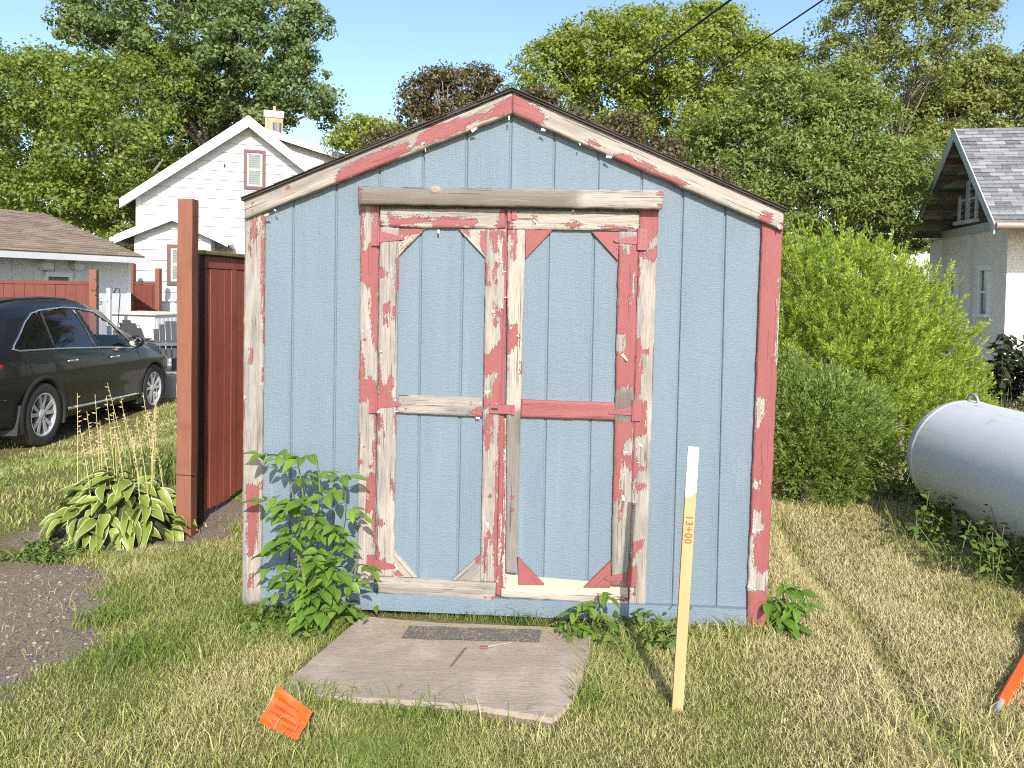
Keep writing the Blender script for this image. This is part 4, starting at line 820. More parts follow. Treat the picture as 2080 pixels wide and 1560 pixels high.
def wheel(xc, yc, sg):
    fn = lambda a, b, h: (xc + sg * h, yc + a, ZW + b)
    m = MB().lathe([(.235, -.115), (.30, -.125), (.345, -.115), (.365, -.08), (.368, 0), (.365, .08), (.345, .112), (.30, .122), (.250, .112), (.245, .10)], fn, 44); ty = shade_auto(m.build('wheel', M_tyre, carr), 30)
    m = MB().lathe([(.247, -.10), (.243, .06), (.249, .108), (.238, .112), (.226, .10), (.222, .03), (.22, -.09)], fn, 44)
    for k in range(5):
        for q in (-.17, .17):
            a = 2 * math.pi * k / 5 + .3 + q * .75; a2 = 2 * math.pi * k / 5 + .3 + q * 1.5; c, s = math.cos(a), math.sin(a); c2, s2 = math.cos(a2), math.sin(a2)
            p0 = Vector((.045 * c, .045 * s, .085)); p1 = Vector((.232 * c2, .232 * s2, .095)); dr_ = (p1 - p0).normalized(); sd_2 = Vector((-dr_.y, dr_.x, 0)); v = []
            for p, w_ in ((p0, .020), (p1, .024)):
                for (su, dh) in ((-1, 0), (1, 0), (.7, -.03), (-.7, -.03)): z_ = p + sd_2 * w_ * su; v.append(fn(z_.x, z_.y, z_.z + dh))
            m.add(v, [(0, 1, 5, 4), (1, 2, 6, 5), (2, 3, 7, 6), (3, 0, 4, 7), (4, 5, 6, 7), (3, 2, 1, 0)])
    m.lathe([(.0, .100), (.04, .097), (.058, .088), (.06, .05)], fn, 20); shade_auto(m.build('rim', M_rim, ty), 30)
    MB().lathe([(.0, .02), (.17, .02), (.17, .0)], fn, 24).build('brake_disc', flat('brake', (.10, .10, .10), .5, .7), ty)
    MB().lathe([(.0, -.05), (.235, -.05)], fn, 24).build('wheel_back', M_dark, ty)
for y in (WYR, WYF): wheel(-.125, y, 1); wheel(-1.755, y, -1); arch(y)
for y in (WYR, WYF): MB().box(-.94 - .70, -.94 + .62, y - .40, y + .40, .30, .78).build('wheel_well', M_dark, carr)
for y in (WYR - .40, WYF - .42): MB().prism([(y - .09, .20), (y - .005, .20), (y + .015, .50), (y - .02, .52)], lambda a, b, d: (d, a, b), -.24, -.022).build('mud_flap', M_blk, carr)
side_line('bumper_reflector', [(.10, .62), (.45, .60)], .004, M_chrome, carr, -.004)
# ================================================================ HOUSES
M_white = flat('white_siding', (.52, .53, .53), .55, 0, .03); M_wtrim = flat('white_trim', (.64, .64, .64), .5, 0, .03); M_brown = flat('brown_trim', (.115, .065, .055), .6, 0, .15); M_pane = glass_mat('window_pane', (.12, .15, .15), 0, .05); M_blind = flat('blind', (.20, .235, .225), .6, 0, .05); M_cream = flat('cream_sash', (.42, .41, .36), .6, 0, .05)
def shingle_mat(name, c0, c1, c2, s=(3.2, 7.0)):
    t = NT(name); at_ = t.attr('suv').outputs['Vector']; br = t.n('TexBrick'); t.l(at_, br.inputs['Vector']); br.inputs['Scale'].default_value = 1; br.inputs['Brick Width'].default_value = .30; br.inputs['Row Height'].default_value = .14; br.inputs['Mortar Size'].default_value = .004; br.inputs['Bias'].default_value = 0
    br.inputs['Color1'].default_value = (0, 0, 0, 1); br.inputs['Color2'].default_value = (1, 1, 1, 1); br.inputs['Mortar'].default_value = (.2, .2, .2, 1); f = t.n('RGBToBW'); t.l(br.outputs[0], f.inputs[0])
    n = t.noise(t.scale(at_, (9, 30, 1)), 1, 3, .6); c = t.mix(f.outputs[0], c0, c1); c = t.mix(t.ramp(n, .5, .7), c, c2); c = t.mix(br.outputs[1], c, tuple(x * .5 for x in c0)); t.bump(t.math('SUBTRACT', t.noise(t.scale(at_, (40, 60, 1)), 1, 2), br.outputs[1]), .6, .01); return t.done(c, .95, spec=.1)
M_tanroof = shingle_mat('tan_shingles', (.21, .165, .125), (.33, .27, .21), (.26, .21, .165)); M_greyroof = shingle_mat('grey_shingles', (.12, .123, .13), (.30, .305, .315), (.21, .214, .222)); M_dkroof = shingle_mat('brown_shingles', (.10, .088, .075), (.17, .15, .13), (.13, .115, .10))
def slab(name, P, thick, mat, parent, courses=0):
    """P = four 3-D corners: eave-a, eave-b, ridge-b, ridge-a; carries along/up metres as 'suv'; courses built as stepped rows"""
    P = [Vector(p) for p in P]; ea = (P[1] - P[0]); up = (P[3] - P[0]); n = ea.cross(up).normalized()
    if n.z < 0: n = -n
    v = [p - n * thick for p in P] + list(P); uvs = [(0, 0, 0), (ea.length, 0, 0), (ea.length, up.length, 0), (0, up.length, 0)] * 2
    o = mk(name, [tuple(q) for q in v], [(3, 2, 1, 0), (4, 5, 6, 7), (0, 1, 5, 4), (1, 2, 6, 5), (2, 3, 7, 6), (3, 0, 4, 7)], mat, parent, False, {'suv': np.array(uvs)})
    if courses:
        for i in range(courses):
            t0, t1 = i / courses, min(1, (i + 1.05) / courses); a, b = P[0].lerp(P[3], t0), P[1].lerp(P[2], t0); c, d = P[1].lerp(P[2], t1), P[0].lerp(P[3], t1)
            vv = [a + n * .004, b + n * .004, b + n * .022, a + n * .022, c + n * .005, d + n * .005]; L = up.length
            mk('shingle_course', [tuple(q) for q in vv], [(0, 1, 2, 3), (3, 2, 4, 5)], mat, o, False, {'suv': np.array([(0, t0 * L, 0), (ea.length, t0 * L, 0), (ea.length, t0 * L + .01, 0), (0, t0 * L + .01, 0), (ea.length, t1 * L, 0), (0, t1 * L, 0)])})
    return o
def laps(parent, xl, xr, z0, z1, step, mat, y0=0.0):
    z = z0
    while z < z1 - .02:
        zt = min(z + step, z1); a0, a1, b0, b1 = xl(z), xr(z), xl(zt - .005), xr(zt - .005)
        if a1 - a0 < .08: break
        if b1 < b0: b0 = b1 = (b0 + b1) / 2
        v = [(a0, y0, z), (a1, y0, z), (b1, y0, zt), (b0, y0, zt), (a0, y0 - .034, z), (a1, y0 - .034, z), (b1, y0 - .008, zt), (b0, y0 - .008, zt)]
        mk('siding_board', v, [(4, 5, 6, 7), (0, 1, 5, 4), (1, 2, 6, 5), (3, 0, 4, 7), (2, 3, 7, 6)], mat, parent); z += step
def bx(name, parent, mat, *a, b=0.0): return MB().box(*a[:6], a[6] if len(a) > 6 else b).build(name, mat, parent)
def hwindow(parent, F, px, fm=M_brown, blind=True, w=.04):
    (x0, z1), (x1, z0) = F.uv(px[0], px[1], w), F.uv(px[2], px[3], w); bw = .085
    m = MB(); m.box(x0, x0 + bw, -w - .03, 0, z0, z1); m.box(x1 - bw, x1, -w - .03, 0, z0, z1); m.box(x0 + bw, x1 - bw, -w - .03, 0, z1 - bw, z1); m.box(x0 + bw, x1 - bw, -w - .04, 0, z0, z0 + bw); wn = m.build('window', fm, parent)
    m = MB(); s = .05; a0, a1, c0, c1 = x0 + bw, x1 - bw, z0 + bw, z1 - bw; m.box(a0, a0 + s, -w - .01, 0, c0, c1); m.box(a1 - s, a1, -w - .01, 0, c0, c1); m.box(a0 + s, a1 - s, -w - .01, 0, c1 - s, c1); m.box(a0 + s, a1 - s, -w - .01, 0, c0, c0 + s); cm = (c0 + c1) / 2; m.box(a0 + s, a1 - s, -w - .012, 0, cm - .03, cm + .03); m.build('sash', M_cream if blind else fm, wn)
    bx('pane', wn, M_blind if blind else M_pane, a0 + s, a1 - s, -w + .004, 0, c0 + s, c1 - s)
    if blind:
        for k in range(14): zz = c0 + s + (c1 - c0 - 2 * s) * (k + .5) / 14; bx('blind_slat', wn, M_blind, a0 + s, a1 - s, -w - .004, -w + .004, zz - .008, zz + .016)
    return wn
# --- white house
HY = R(19); HO = at(505, 300, 21.0); HF = Frame((HO.x, HO.y, 0), HY); wh = empty('white_house', (HO.x, HO.y, -.5), HY, 'white clapboard house with brown window trim and brick chimney behind the garage', 'house'); dzh = .5
def hu(px, py, w=0.0): a, b = HF.uv(px, py, w); return a, b + dzh
ax, az = hu(505, 236, .3); lx, lz = hu(243, 405, .3); xl_ = hu(278, 420)[0]; half = ax - lx; xr_ = 2 * ax - xl_; slope = (az - lz) / half
def rz(x): return az - abs(x - ax) * slope
DPH = 9.0
MB().prism([(xl_, 0), (xr_, 0), (xr_, rz(xr_) - .12), (ax, az - .12), (xl_, rz(xl_) - .12)], lambda a, b, d: (a, d, b), .0, DPH).build('wall', M_white, wh)
laps(wh, lambda z: max(xl_, ax - (az - .12 - z) / slope), lambda z: min(xr_, ax + (az - .12 - z) / slope), .3, az - .15, .26, M_white)
bx('corner_trim', wh, M_wtrim, xl_ - .02, xl_ + .10, -.045, .1, 0, rz(xl_) - .15)
for sg in (-1, 1):
    e = (ax + sg * half); zz = az - half * slope
    slab('roof', [(e, -.32, zz), (e, DPH + .3, zz), (ax, DPH + .3, az), (ax, -.32, az)] if sg > 0 else [(e, DPH + .3, zz), (e, -.32, zz), (ax, -.32, az), (ax, DPH + .3, az)], .10, M_dkroof, wh)
    m = MB(); dn = .30; pts = [(e, zz - dn * .75), (ax, az - dn), (ax, az + .02), (e, zz + .02)]; m.prism(pts if sg < 0 else pts[::-1], lambda a, b, d: (a, d, b), -.345, -.325); m.build('rake_board', M_wtrim, wh)
    m = MB(); pts = [(e, zz - .20), (ax, az - .22), (ax, az - .12), (e, zz - .11)]; m.prism(pts if sg < 0 else pts[::-1], lambda a, b, d: (a, d, b), -.32, -.01); m.build('soffit', M_wtrim, wh)
hwindow(wh, HF2 := type('F', (), {'uv': staticmethod(hu)}), (495, 303, 539, 386))
vx, vz = hu(518, 269, .04); m = MB()
for k in range(5): m.box(vx - .10, vx + .10, -.06, -.02, vz - .11 + k * .045, vz - .085 + k * .045)
m.build('gable_vent', M_cream, wh); bx('spigot', wh, M_dark, *(lambda q: (q[0] - .02, q[0] + .02, -.09, -.03, q[1] - .03, q[1] + .03))(hu(456, 336, .04)))
# shed dormer on the right slope
d0x, d1x = ax + .7, ax + half - .2; zt = az + .15
m = MB(); dy0, dy1 = 1.2, 6.0
m.prism([(ax + .3, rz(ax + .3)), (d1x, rz(d1x) - .1), (d1x, az - .75), (ax + .3, az - .1)], lambda a, b, d: (a, d, b), dy0, dy1); m.build('dormer', M_white, wh)
slab('dormer_roof', [(d1x + .45, dy1 + .2, az - .82), (d1x + .45, dy0 - .25, az - .82), (ax + .1, dy0 - .25, az + .06), (ax + .1, dy1 + .2, az + .06)], .06, M_dkroof, wh)
m = MB(); m.prism([(d1x + .46, az - 1.02), (ax + .1, az - .16), (ax + .1, az + .05), (d1x + .46, az - .83)][::-1], lambda a, b, d: (a, d, b), dy0 - .28, dy0 - .255); m.build('dormer_rake', M_wtrim, wh)
cx_, cz_ = hu(556, 245, -3.2); M_brick = NT('chimney_brick'); br = M_brick.n('TexBrick'); M_brick.l(M_brick.scale(M_brick.obj(), (1, 1, 1)), br.inputs['Vector']); br.inputs['Scale'].default_value = 4.5; br.inputs['Color1'].default_value = (.50, .26, .15, 1); br.inputs['Color2'].default_value = (.58, .33, .20, 1); br.inputs['Mortar'].default_value = (.5, .45, .40, 1); M_brick = M_brick.done(br.outputs[0], .9)
ctop = hu(556, 243, -3.2)[1]
ch = bx('chimney', wh, M_brick, cx_ - .27, cx_ + .27, 2.9, 3.4, az - 1.4, ctop); bx('chimney_cap', ch, M_wtrim, cx_ - .31, cx_ + .31, 2.86, 3.44, ctop, ctop + .22, .02); MB().tube([(cx_ + .02, 3.15, ctop + .2), (cx_ + .02, 3.15, ctop + .42)], .05, 8).build('flue', flat('clay', (.5, .3, .2), .8), ch)
bx('lightning_rod', wh, M_dark, ax + .9, ax + .93, 3.1, 3.13, az - .7, az - .1); vp = hu(563, 250, -1.2); MB().tube([(vp[0], 1.2, vp[1] - .8), (vp[0], 1.2, vp[1])], .13, 10).build('vent_pipe', flat('grey_vent', (.22, .22, .22), .5, .5), wh)
# porch wing with its own small gable
PO = 2.2; pu = lambda px, py, w=0.0: hu(px, py, PO + w)
pax, paz = pu(350, 430, .2); plx, plz = pu(232, 480, .2); ph = pax - plx; psl = (paz - plz) / ph; pxl = pu(273, 490)[0]; pxr = 2 * pax - pxl
MB().prism([(pxl, 0), (pxr, 0), (pxr, paz - (pxr - pax) * psl - .1), (pax, paz - .1), (pxl, paz - (pax - pxl) * psl - .1)], lambda a, b, d: (a, d, b), -PO, .0).build('porch_wall', M_white, wh)
laps(wh, lambda z: max(pxl, pax - (paz - .1 - z) / psl), lambda z: min(pxr, pax + (paz - .1 - z) / psl), .3, paz - .12, .26, M_white, -PO)
for sg in (-1, 1):
    e = pax + sg * ph; zz = paz - ph * psl; P_ = [(e, -PO - .25, zz), (e, .0, zz), (pax, .0, paz), (pax, -PO - .25, paz)]; slab('porch_roof', P_ if sg > 0 else [P_[1], P_[0], P_[3], P_[2]], .08, M_tanroof, wh)
    m = MB(); pts = [(e, zz - .17), (pax, paz - .22), (pax, paz + .015), (e, zz + .015)]; m.prism(pts if sg < 0 else pts[::-1], lambda a, b, d: (a, d, b), -PO - .275, -PO - .255); m.build('porch_rake', M_wtrim, wh)
    MB().tube([(e + sg * .05, -PO - .25, zz - .07), (e + sg * .05, 0, zz - .07)], .06, 8).build('gutter', M_wtrim, wh)
PF = type('F', (), {'uv': staticmethod(lambda px, py, w=0.0: pu(px, py, w))}); wn = hwindow(wh, PF, (339, 496, 392, 579)); wn.location.y = -PO
# --- garage
GA = Vector((-8.95, 12.9, 0)); GB = Vector((-7.85, 15.5, 0)); gyaw = math.atan2((GB - GA).y, (GB - GA).x); GF = Frame((GB.x, GB.y, 0), gyaw); gz = -.5
ga = empty('garage', (GB.x, GB.y, gz), gyaw, 'low white board garage with tan shingle roof behind the parked SUV', 'garage'); gu = lambda px, py, w=0.0: (lambda q: (q[0], q[1] - gz))(GF.uv(px, py, w))
eo = .45; ez = gu(288, 526, eo)[1]; ex = gu(294, 526, eo)[0]; wxr = gu(262, 600)[0]; GLn = 7.0; M_gwall = flat('garage_white', (.54, .565, .58), .6, 0, .06)
bx('wall', ga, M_gwall, wxr - GLn, wxr, .02, 5.2, 0, ez + .05)
x = wxr - GLn; 
while x < wxr - .05: bx('batten_board', ga, M_gwall, x, min(x + .196, wxr - .05), -.004 - .004 * (int(x * 5) % 2), .02, 0, ez); x += .2
bx('corner_trim', ga, M_wtrim, wxr - .05, wxr + .03, -.02, .1, 0, ez); rdg = gu(52, 430, -2.6)[1]
slab('roof', [(wxr - GLn - .4, -eo, ez + .04), (ex, -eo, ez + .04), (ex, 2.6, rdg), (wxr - GLn - .4, 2.6, rdg)], .09, M_tanroof, ga, 22); slab('roof', [(ex, 5.6, ez + .04), (wxr - GLn - .4, 5.6, ez + .04), (wxr - GLn - .4, 2.6, rdg), (ex, 2.6, rdg)], .09, M_tanroof, ga)
MB().prism([(0, 0), (.10, .0), (.12, .11), (0, .11)], lambda a, b, d: (d, -eo - a - .005, ez - .09 + b), wxr - GLn - .4, ex + .02).build('gutter', flat('gutter_white', (.62, .65, .68), .4), ga); bx('soffit', ga, M_gwall, wxr - GLn, ex, -eo, .0, ez - .06, ez - .05)
MB().prism([(-eo, ez), (5.6, ez), (2.6, rdg - .1)], lambda a, b, d: (d, a, b), ex - .5, ex - .42).build('gable_wall', M_gwall, ga)
for a, b in (((83, 530), (104, 549)), ((147, 533), (166, 549))):
    (x0, z1), (x1, z0) = gu(*a, .1), gu(*b, .1); bx('vent_hood', ga, M_gwall, x0, x1, -.18, .0, z0, z1, .03)
(x0, z1), (x1, z0) = gu(92, 553, .05), gu(147, 600, .05); m = MB(); m.box(x0, x0 + .06, -.05, 0, z0, z1); m.box(x1 - .06, x1, -.05, 0, z0, z1); m.box(x0, x1, -.06, 0, z1 - .08, z1); gw = m.build('window', M_wtrim, ga); bx('pane', gw, M_pane, x0 + .06, x1 - .06, -.02, 0, z0, z1 - .08)
# --- stucco house on the right
SA = Vector((11.55, 20.2, 0)); SB = Vector((10.75, 16.1, 0)); syaw = math.atan2((SB - SA).y, (SB - SA).x); SF = Frame((SB.x, SB.y, 0), syaw); sz = -.2
sh = empty('stucco_house', (SB.x, SB.y, sz), syaw, 'pale stucco house with steep grey shingle gable and brown shingled peak', 'house'); su = lambda px, py, w=0.0: (lambda q: (q[0], q[1] - sz))(SF.uv(px, py, w))
t = NT('stucco'); P = t.obj(); n1 = t.noise(P, 60, 4, .7); n2 = t.noise(t.scale(P, (1.5, 1.5, .35)), 1, 4, .6); t.bump(n1, .8, .012); M_stuc = t.done(t.mix(t.ramp(n2, .45, .75), (.76, .73, .68), (.58, .56, .53)), .95, spec=.1)
M_brsh = wood_mat('brown_wall_shingle', (.09, .05, .038), (.14, .085, .066), 'z'); M_sgrey = flat('grey_fascia', (.42, .46, .47), .6)
sxl = su(1886, 600)[0]; sxr = 0.0; oh = .75
sax, saz = su(1940, 262, oh); e1x, e1z = su(2022, 455, oh); hs_ = e1x - sax; ssl = (saz - e1z) / hs_; sxr = su(2043, 600)[0]; e0x, e0z = su(1850, 480, oh); hsl = sax - e0x
gz1 = su(1990, 470)[1]; DPS = 8.0; e1z0 = e1z; ssl = max(ssl, (saz - e0z) / hsl)
bx('wall', sh, M_stuc, sxl, sxr, 0, DPS, 0, gz1); bx('band', sh, M_sgrey, sxl - .02, sxr + .02, -.05, .02, gz1 - .02, gz1 + .17); xtop_ = lambda z: (saz - .15 - z) / ssl
MB().prism([(sax - xtop_(gz1 + .17), gz1 + .17), (sax + xtop_(gz1 + .17), gz1 + .17), (sax, saz - .15)], lambda a, b, d: (a, d, b), .01, .2).build('gable_wall', M_brsh, sh)
laps(sh, lambda z: sax - xtop_(z), lambda z: sax + xtop_(z), gz1 + .17, saz - .3, .16, M_brsh, .01)
for sg in (-1, 1):
    e, e1z = (e0x, e0z) if sg < 0 else (sax + hs_, e1z0); P_ = [(e, -oh, e1z), (e, DPS + .5, e1z), (sax, DPS + .5, saz), (sax, -oh, saz)]; slab('roof', P_ if sg > 0 else [P_[1], P_[0], P_[3], P_[2]], .07, M_greyroof, sh, 26 if sg > 0 else 0)
    m = MB(); pts = [(e, e1z - .20), (sax, saz - .24), (sax, saz + .02), (e, e1z + .02)]; m.prism(pts if sg < 0 else pts[::-1], lambda a, b, d: (a, d, b), -oh - .03, -oh - .002); m.build('rake_board', M_sgrey, sh)
    for k in range(7): tt = (k + .5) / 7; x = sax + (e - sax) * tt; z = saz + (e1z - saz) * tt - .13; bx('lookout', sh, M_brsh, x - .04, x + .04, -oh, .0, z - .09, z - .01)
e1z = e1z0; MB().tube([(sax + hs_ + .04, -oh, e1z - .03), (sax + hs_ + .04, DPS + .4, e1z - .03)], .06, 8).build('gutter', flat('copper_gutter', (.42, .25, .20), .5), sh)
SFv = type('F', (), {'uv': staticmethod(su)})
def swin(px):
    (x0, z1), (x1, z0) = su(px[0], px[1], .05), su(px[2], px[3], .05); bw = .09; m = MB(); m.box(x0, x0 + bw, -.06, .1, z0, z1); m.box(x1 - bw, x1, -.06, .1, z0, z1); m.box(x0 - .05, x1 + .05, -.08, .1, z1, z1 + .12); m.box(x0 - .06, x1 + .06, -.14, .1, z0 - .08, z0); w_ = m.build('window', M_wtrim, sh); m = MB(); m.box(x0 + bw, x1 - bw, -.035, .0, (z0 + z1) / 2 - .025, (z0 + z1) / 2 + .025); m.build('meeting_rail', M_wtrim, w_); bx('pane', w_, M_pane, x0 + bw, x1 - bw, -.012, .05, z0, z1)
swin((1948, 368, 1964, 447)); swin((1966, 362, 1983, 444)); swin((1988, 550, 2006, 638)); swin((1926, 556, 1942, 640))
M_fence2 = wood_mat('sunward_stained_board', (.13, .035, .026), (.20, .06, .042), 'z', .7, .5)  # darker copy of the board stain for fences that face the sun
# --- small red fences by the garage
def panel_fence(name, label, a, b, z0, zt, mat, bw=.14, posts=()):
    yaw = math.atan2((b - a).y, (b - a).x); e = empty(name, (a.x, a.y, z0), yaw, label, 'fence'); L = math.hypot((b - a).x, (b - a).y); x = 0
    while x < L - .02: w_ = min(bw, L - x); bx('fence_board', e, mat, x + .002, x + w_ - .003, -.012 - .004 * random.random(), .012, .05, zt - z0 - .06, b=.003); x += bw
    bx('top_rail', e, mat, -.02, L, -.03, .04, zt - z0 - .058, zt - z0)
    for px_, h_, w_ in posts: bx('post', e, M_cedar, px_ - w_, px_ + w_, -.07, -.035 + w_ * 2, 0, h_ - z0, b=.008)
    return e
a = at(188, 600, 12.3); zt_ = at(188, 571, 12.3).z; b = at(-330, 600, 11.4)
panel_fence('garden_fence', 'low red board fence behind the SUV roof in front of the garage', b, a, -.5, zt_, M_fence2, .15, [(math.hypot(a.x - b.x, a.y - b.y) + .02, at(188, 548, 12.3).z, .055)])
hk = at(193, 575, 12.2); MB().tube([(hk.x, hk.y - .08, hk.z - .12), (hk.x + .07, hk.y - .1, hk.z - .13), (hk.x + .10, hk.y - .1, hk.z - .03), (hk.x + .075, hk.y - .1, hk.z + .06), (hk.x + .05, hk.y - .1, hk.z + .05)], .009, 6).build('plant_hook', M_dark); tag(bpy.data.objects['plant_hook'], 'small black hook on the fence post beside the garage', 'hook')
a, b = at(266, 620, 17.5), at(322, 620, 17.5); panel_fence('side_fence', 'short dark red fence panel between the garage and white house', a, b, -.5, at(300, 573, 17.5).z, M_fence2, .13, [(.04, at(272, 535, 17.5).z, .05), (math.hypot(b.x - a.x, b.y - a.y), at(322, 545, 17.5).z, .05)])
tag(MB().box(-8.0, -4.6, 13.0, 17.2, -.7, -.05, .01).build('patio', flat('patio_concrete', (.40, .38, .35), .9, 0, .15, 6, .3)), None, None, None, 'structure')
# --- storage chest, chairs, poles
c0 = at(222, 690, 14.2); chst = empty('storage_chest', (at(222, 690, 14.6).x, 14.6, -.05), R(-14), 'big white storage chest with a flat beige lid beyond the SUV', 'storage chest'); zl_ = at(300, 636, 14.3).z + .05; Lc = 1.05
bx('chest_body', chst, M_white, 0, Lc, 0, .8, 0, zl_ - .05); [bx('panel_rib', chst, M_white, Lc + .001, Lc + .014, .06 + k * .12, .13 + k * .12, .05, zl_ - .1) for k in range(6)]; bx('lid', chst, flat('beige_lid', (.62, .55, .46), .6), -.03, Lc + .05, -.05, .85, zl_ - .05, zl_, b=.012); [bx('door_seam', chst, M_sgrey, x - .004, x + .004, -.004, .0, .1, zl_ - .1) for x in (Lc * .52,)]
M_chair = flat('grey_plastic', (.10, .11, .12), .55, 0, .1)
def adirondack(loc, yaw, s, label):
    e = empty('adirondack_chair', loc, yaw, label, 'chair', 'chairs by the storage chest'); e.scale = (s, s, s)
    for k in range(6):
        x = (k - 2.5) * .095; top_ = .98 - .035 * abs(k - 2.5) ** 1.6; v = []
        for (z, y) in ((.30, .22), (top_, .22 + (top_ - .30) * .42)):
            wq = .043 if z > .5 else .038; v += [(x - wq, y, z), (x + wq, y, z), (x + wq, y + .02, z - .005), (x - wq, y + .02, z - .005)]
        MB().add(v, [(0, 1, 5, 4), (1, 2, 6, 5), (2, 3, 7, 6), (3, 0, 4, 7), (4, 5, 6, 7), (3, 2, 1, 0)]).build('back_slat', M_chair, e)
    for k in range(5): bx('seat_slat', e, M_chair, -.27, .27, -.30 + k * .105, -.21 + k * .105, .375 - k * .022, .395 - k * .022)
    for sx in (-1, 1): bx('armrest', e, M_chair, sx * .36 - .07, sx * .36 + .07, -.36, .38, .56, .58, b=.005); bx('leg', e, M_chair, sx * .33 - .02, sx * .33 + .02, -.33, -.22, 0, .56); MB().prism([(-.25, .30), (-.25, .40), (.45, .10), (.5, 0), (.38, 0)], lambda a, b, d: (d, a, b), sx * .29 - .012, sx * .29 + .012).build('leg', M_chair, e); bx('arm_support', e, M_chair, sx * .33 - .02, sx * .33 + .02, .30, .36, .1, .56)
    bx('back_rail', e, M_chair, -.36, .36, .36, .40, .53, .58); return e
p = at(303, 690, 13.6); adirondack((p.x, 13.6, -.05), R(160), 1.0, 'grey slatted garden chair by the white chest, turned to the SUV'); p = at(352, 700, 13.4); adirondack((p.x, 13.4, -.05), R(200), 1.0, 'grey slatted garden chair half hidden by the red fence post')
p = at(222, 640, 13.6); pl = empty('white_post', (p.x, 13.6, -.5), 0, 'slim white metal post with meter box beside the garage wall', 'post'); bx('pole', pl, M_wtrim, -.03, .03, -.03, .03, 0, at(222, 606, 13.6).z + .5); bx('grey_head', pl, M_sgrey, -.035, .035, -.03, .03, at(222, 606, 13.6).z + .5, at(222, 585, 13.6).z + .5); mq = at(194, 613, 13.5); bx('meter_box', pl, M_wtrim, mq.x - p.x - .06, mq.x - p.x + .06, -.12, .02, mq.z + .44, mq.z + .58, b=.01); bx('bracket', pl, M_wtrim, mq.x - p.x + .05, .0, -.06, -.03, mq.z + .52, mq.z + .55)
p = at(237, 655, 13.3); q = at(238, 582, 13.3).z; sk_ = MB().tube([(p.x - .02, 13.3, -.5), (p.x + .01, 13.3, .6), (p.x + .06, 13.3, q - .15), (p.x + .05, 13.3, q - .04), (p.x - .01, 13.3, q - .03), (p.x - .05, 13.3, q - .12), (p.x - .07, 13.3, q - .10)], .009, 6).build('shepherd_hook', M_dark); tag(sk_, 'thin black shepherd hook standing beside the white chest', 'garden hook'); 
p = at(352, 640, 15.4); dp = empty('vent_stack', (p.x, 15.4, -.5), 0, 'grey capped vent pipe by the porch wall behind the post', 'vent pipe'); zz = at(352, 612, 15.4).z + .5; MB().tube([(0, 0, 0), (0, 0, zz)], .065, 12).build('pipe', M_sgrey, dp, True); MB().tube([(0, 0, zz), (0, 0, zz + .05)], .10, 12).build('cap', M_sgrey, dp)
# ================================================================ PROPANE TANK
TR_ = .40; tx, ty0, ty1 = 3.22, 5.35, 2.35; tz = .47; tk = empty('propane_tank', (tx, (ty0 + ty1) / 2, float(ground_z(tx, 4))), R(1.5), 'big pale silver propane tank lying in weeds beside the green shrubs', 'propane tank'); hl = (ty0 - ty1) / 2
t = NT('tank_paint'); P = t.obj(); n1 = t.noise(t.scale(P, (6, 1, 6)), 1, 5, .65); n2 = t.noise(P, 3, 3); n3 = t.noise(P, 40, 4, .7); c_ = t.mix(n2, (.56, .565, .57), (.66, .665, .67)); c_ = t.mix(t.math('MULTIPLY', t.ramp(n1, .5, .72), .7), c_, (.42, .40, .37)); sx = t.n('SeparateXYZ'); t.l(P, sx.inputs[0])
rust = t.math('MULTIPLY', t.ramp(t.noise(t.scale(P, (7, 3, 3)), 1, 5, .7), .60, .72), t.ramp(sx.outputs[2], .70, .86)); c_ = t.mix(t.math('MULTIPLY', rust, .6), c_, (.42, .27, .16)); c_ = t.mix(t.ramp(n3, .72, .76), c_, (.25, .24, .22)); t.bump(n3, .12, .003); M_tank = t.done(c_, .45, .0)
prf = [(.0001, -hl)] + [(TR_ * math.sin(a), -hl + .22 * (1 - math.cos(a))) for a in np.linspace(.15, math.pi / 2, 10)] + [(TR_, -hl + .225), (TR_ + .003, -hl + .23), (TR_ + .003, -hl + .245), (TR_, -hl + .25), (TR_, -hl + .26), (TR_, hl - .26), (TR_, hl - .25), (TR_ + .003, hl - .245), (TR_ + .003, hl - .23), (TR_, hl - .225)] + [(TR_ * math.sin(a), hl - .22 * (1 - math.cos(a))) for a in np.linspace(math.pi / 2, .15, 10)] + [(.0001, hl)]
m = MB().lathe(prf, lambda a, b, h: (a, h, tz + b), 56); shade_auto(m.build('shell', M_tank, tk), 40)
for y in (-hl + .3, hl - .28):
    m = MB()
    for k in range(13): a = math.pi * k / 12; m.v.append((.0, 0, 0)) if False else None
    pts = [(-.0, y + .055 * math.cos(a), tz + TR_ - .01 + .06 * math.sin(a)) for a in np.linspace(0, math.pi, 12)]; m.tube(pts, .010, 8); m.build('lifting_lug', flat('lug_steel', (.36, .38, .39), .5, .4), tk, True)
m = MB().lathe([(.0001, .30), (.10, .295), (.19, .25), (.215, .18), (.22, 0)], lambda a, b, h: (a, -.12 + b, tz + TR_ - .06 + h * .8), 28); m.build('valve_hood', M_tank, tk, True)
for y in (-hl + .6, hl - .6): bx('saddle', tk, flat('concrete', (.35, .34, .32), .95), -.26, .26, y - .1, y + .1, -.1, tz - TR_ * .82); MB().box(-.3, -.22, y - .03, y + .03, .05, tz - .2).build('foot', M_tank, tk)
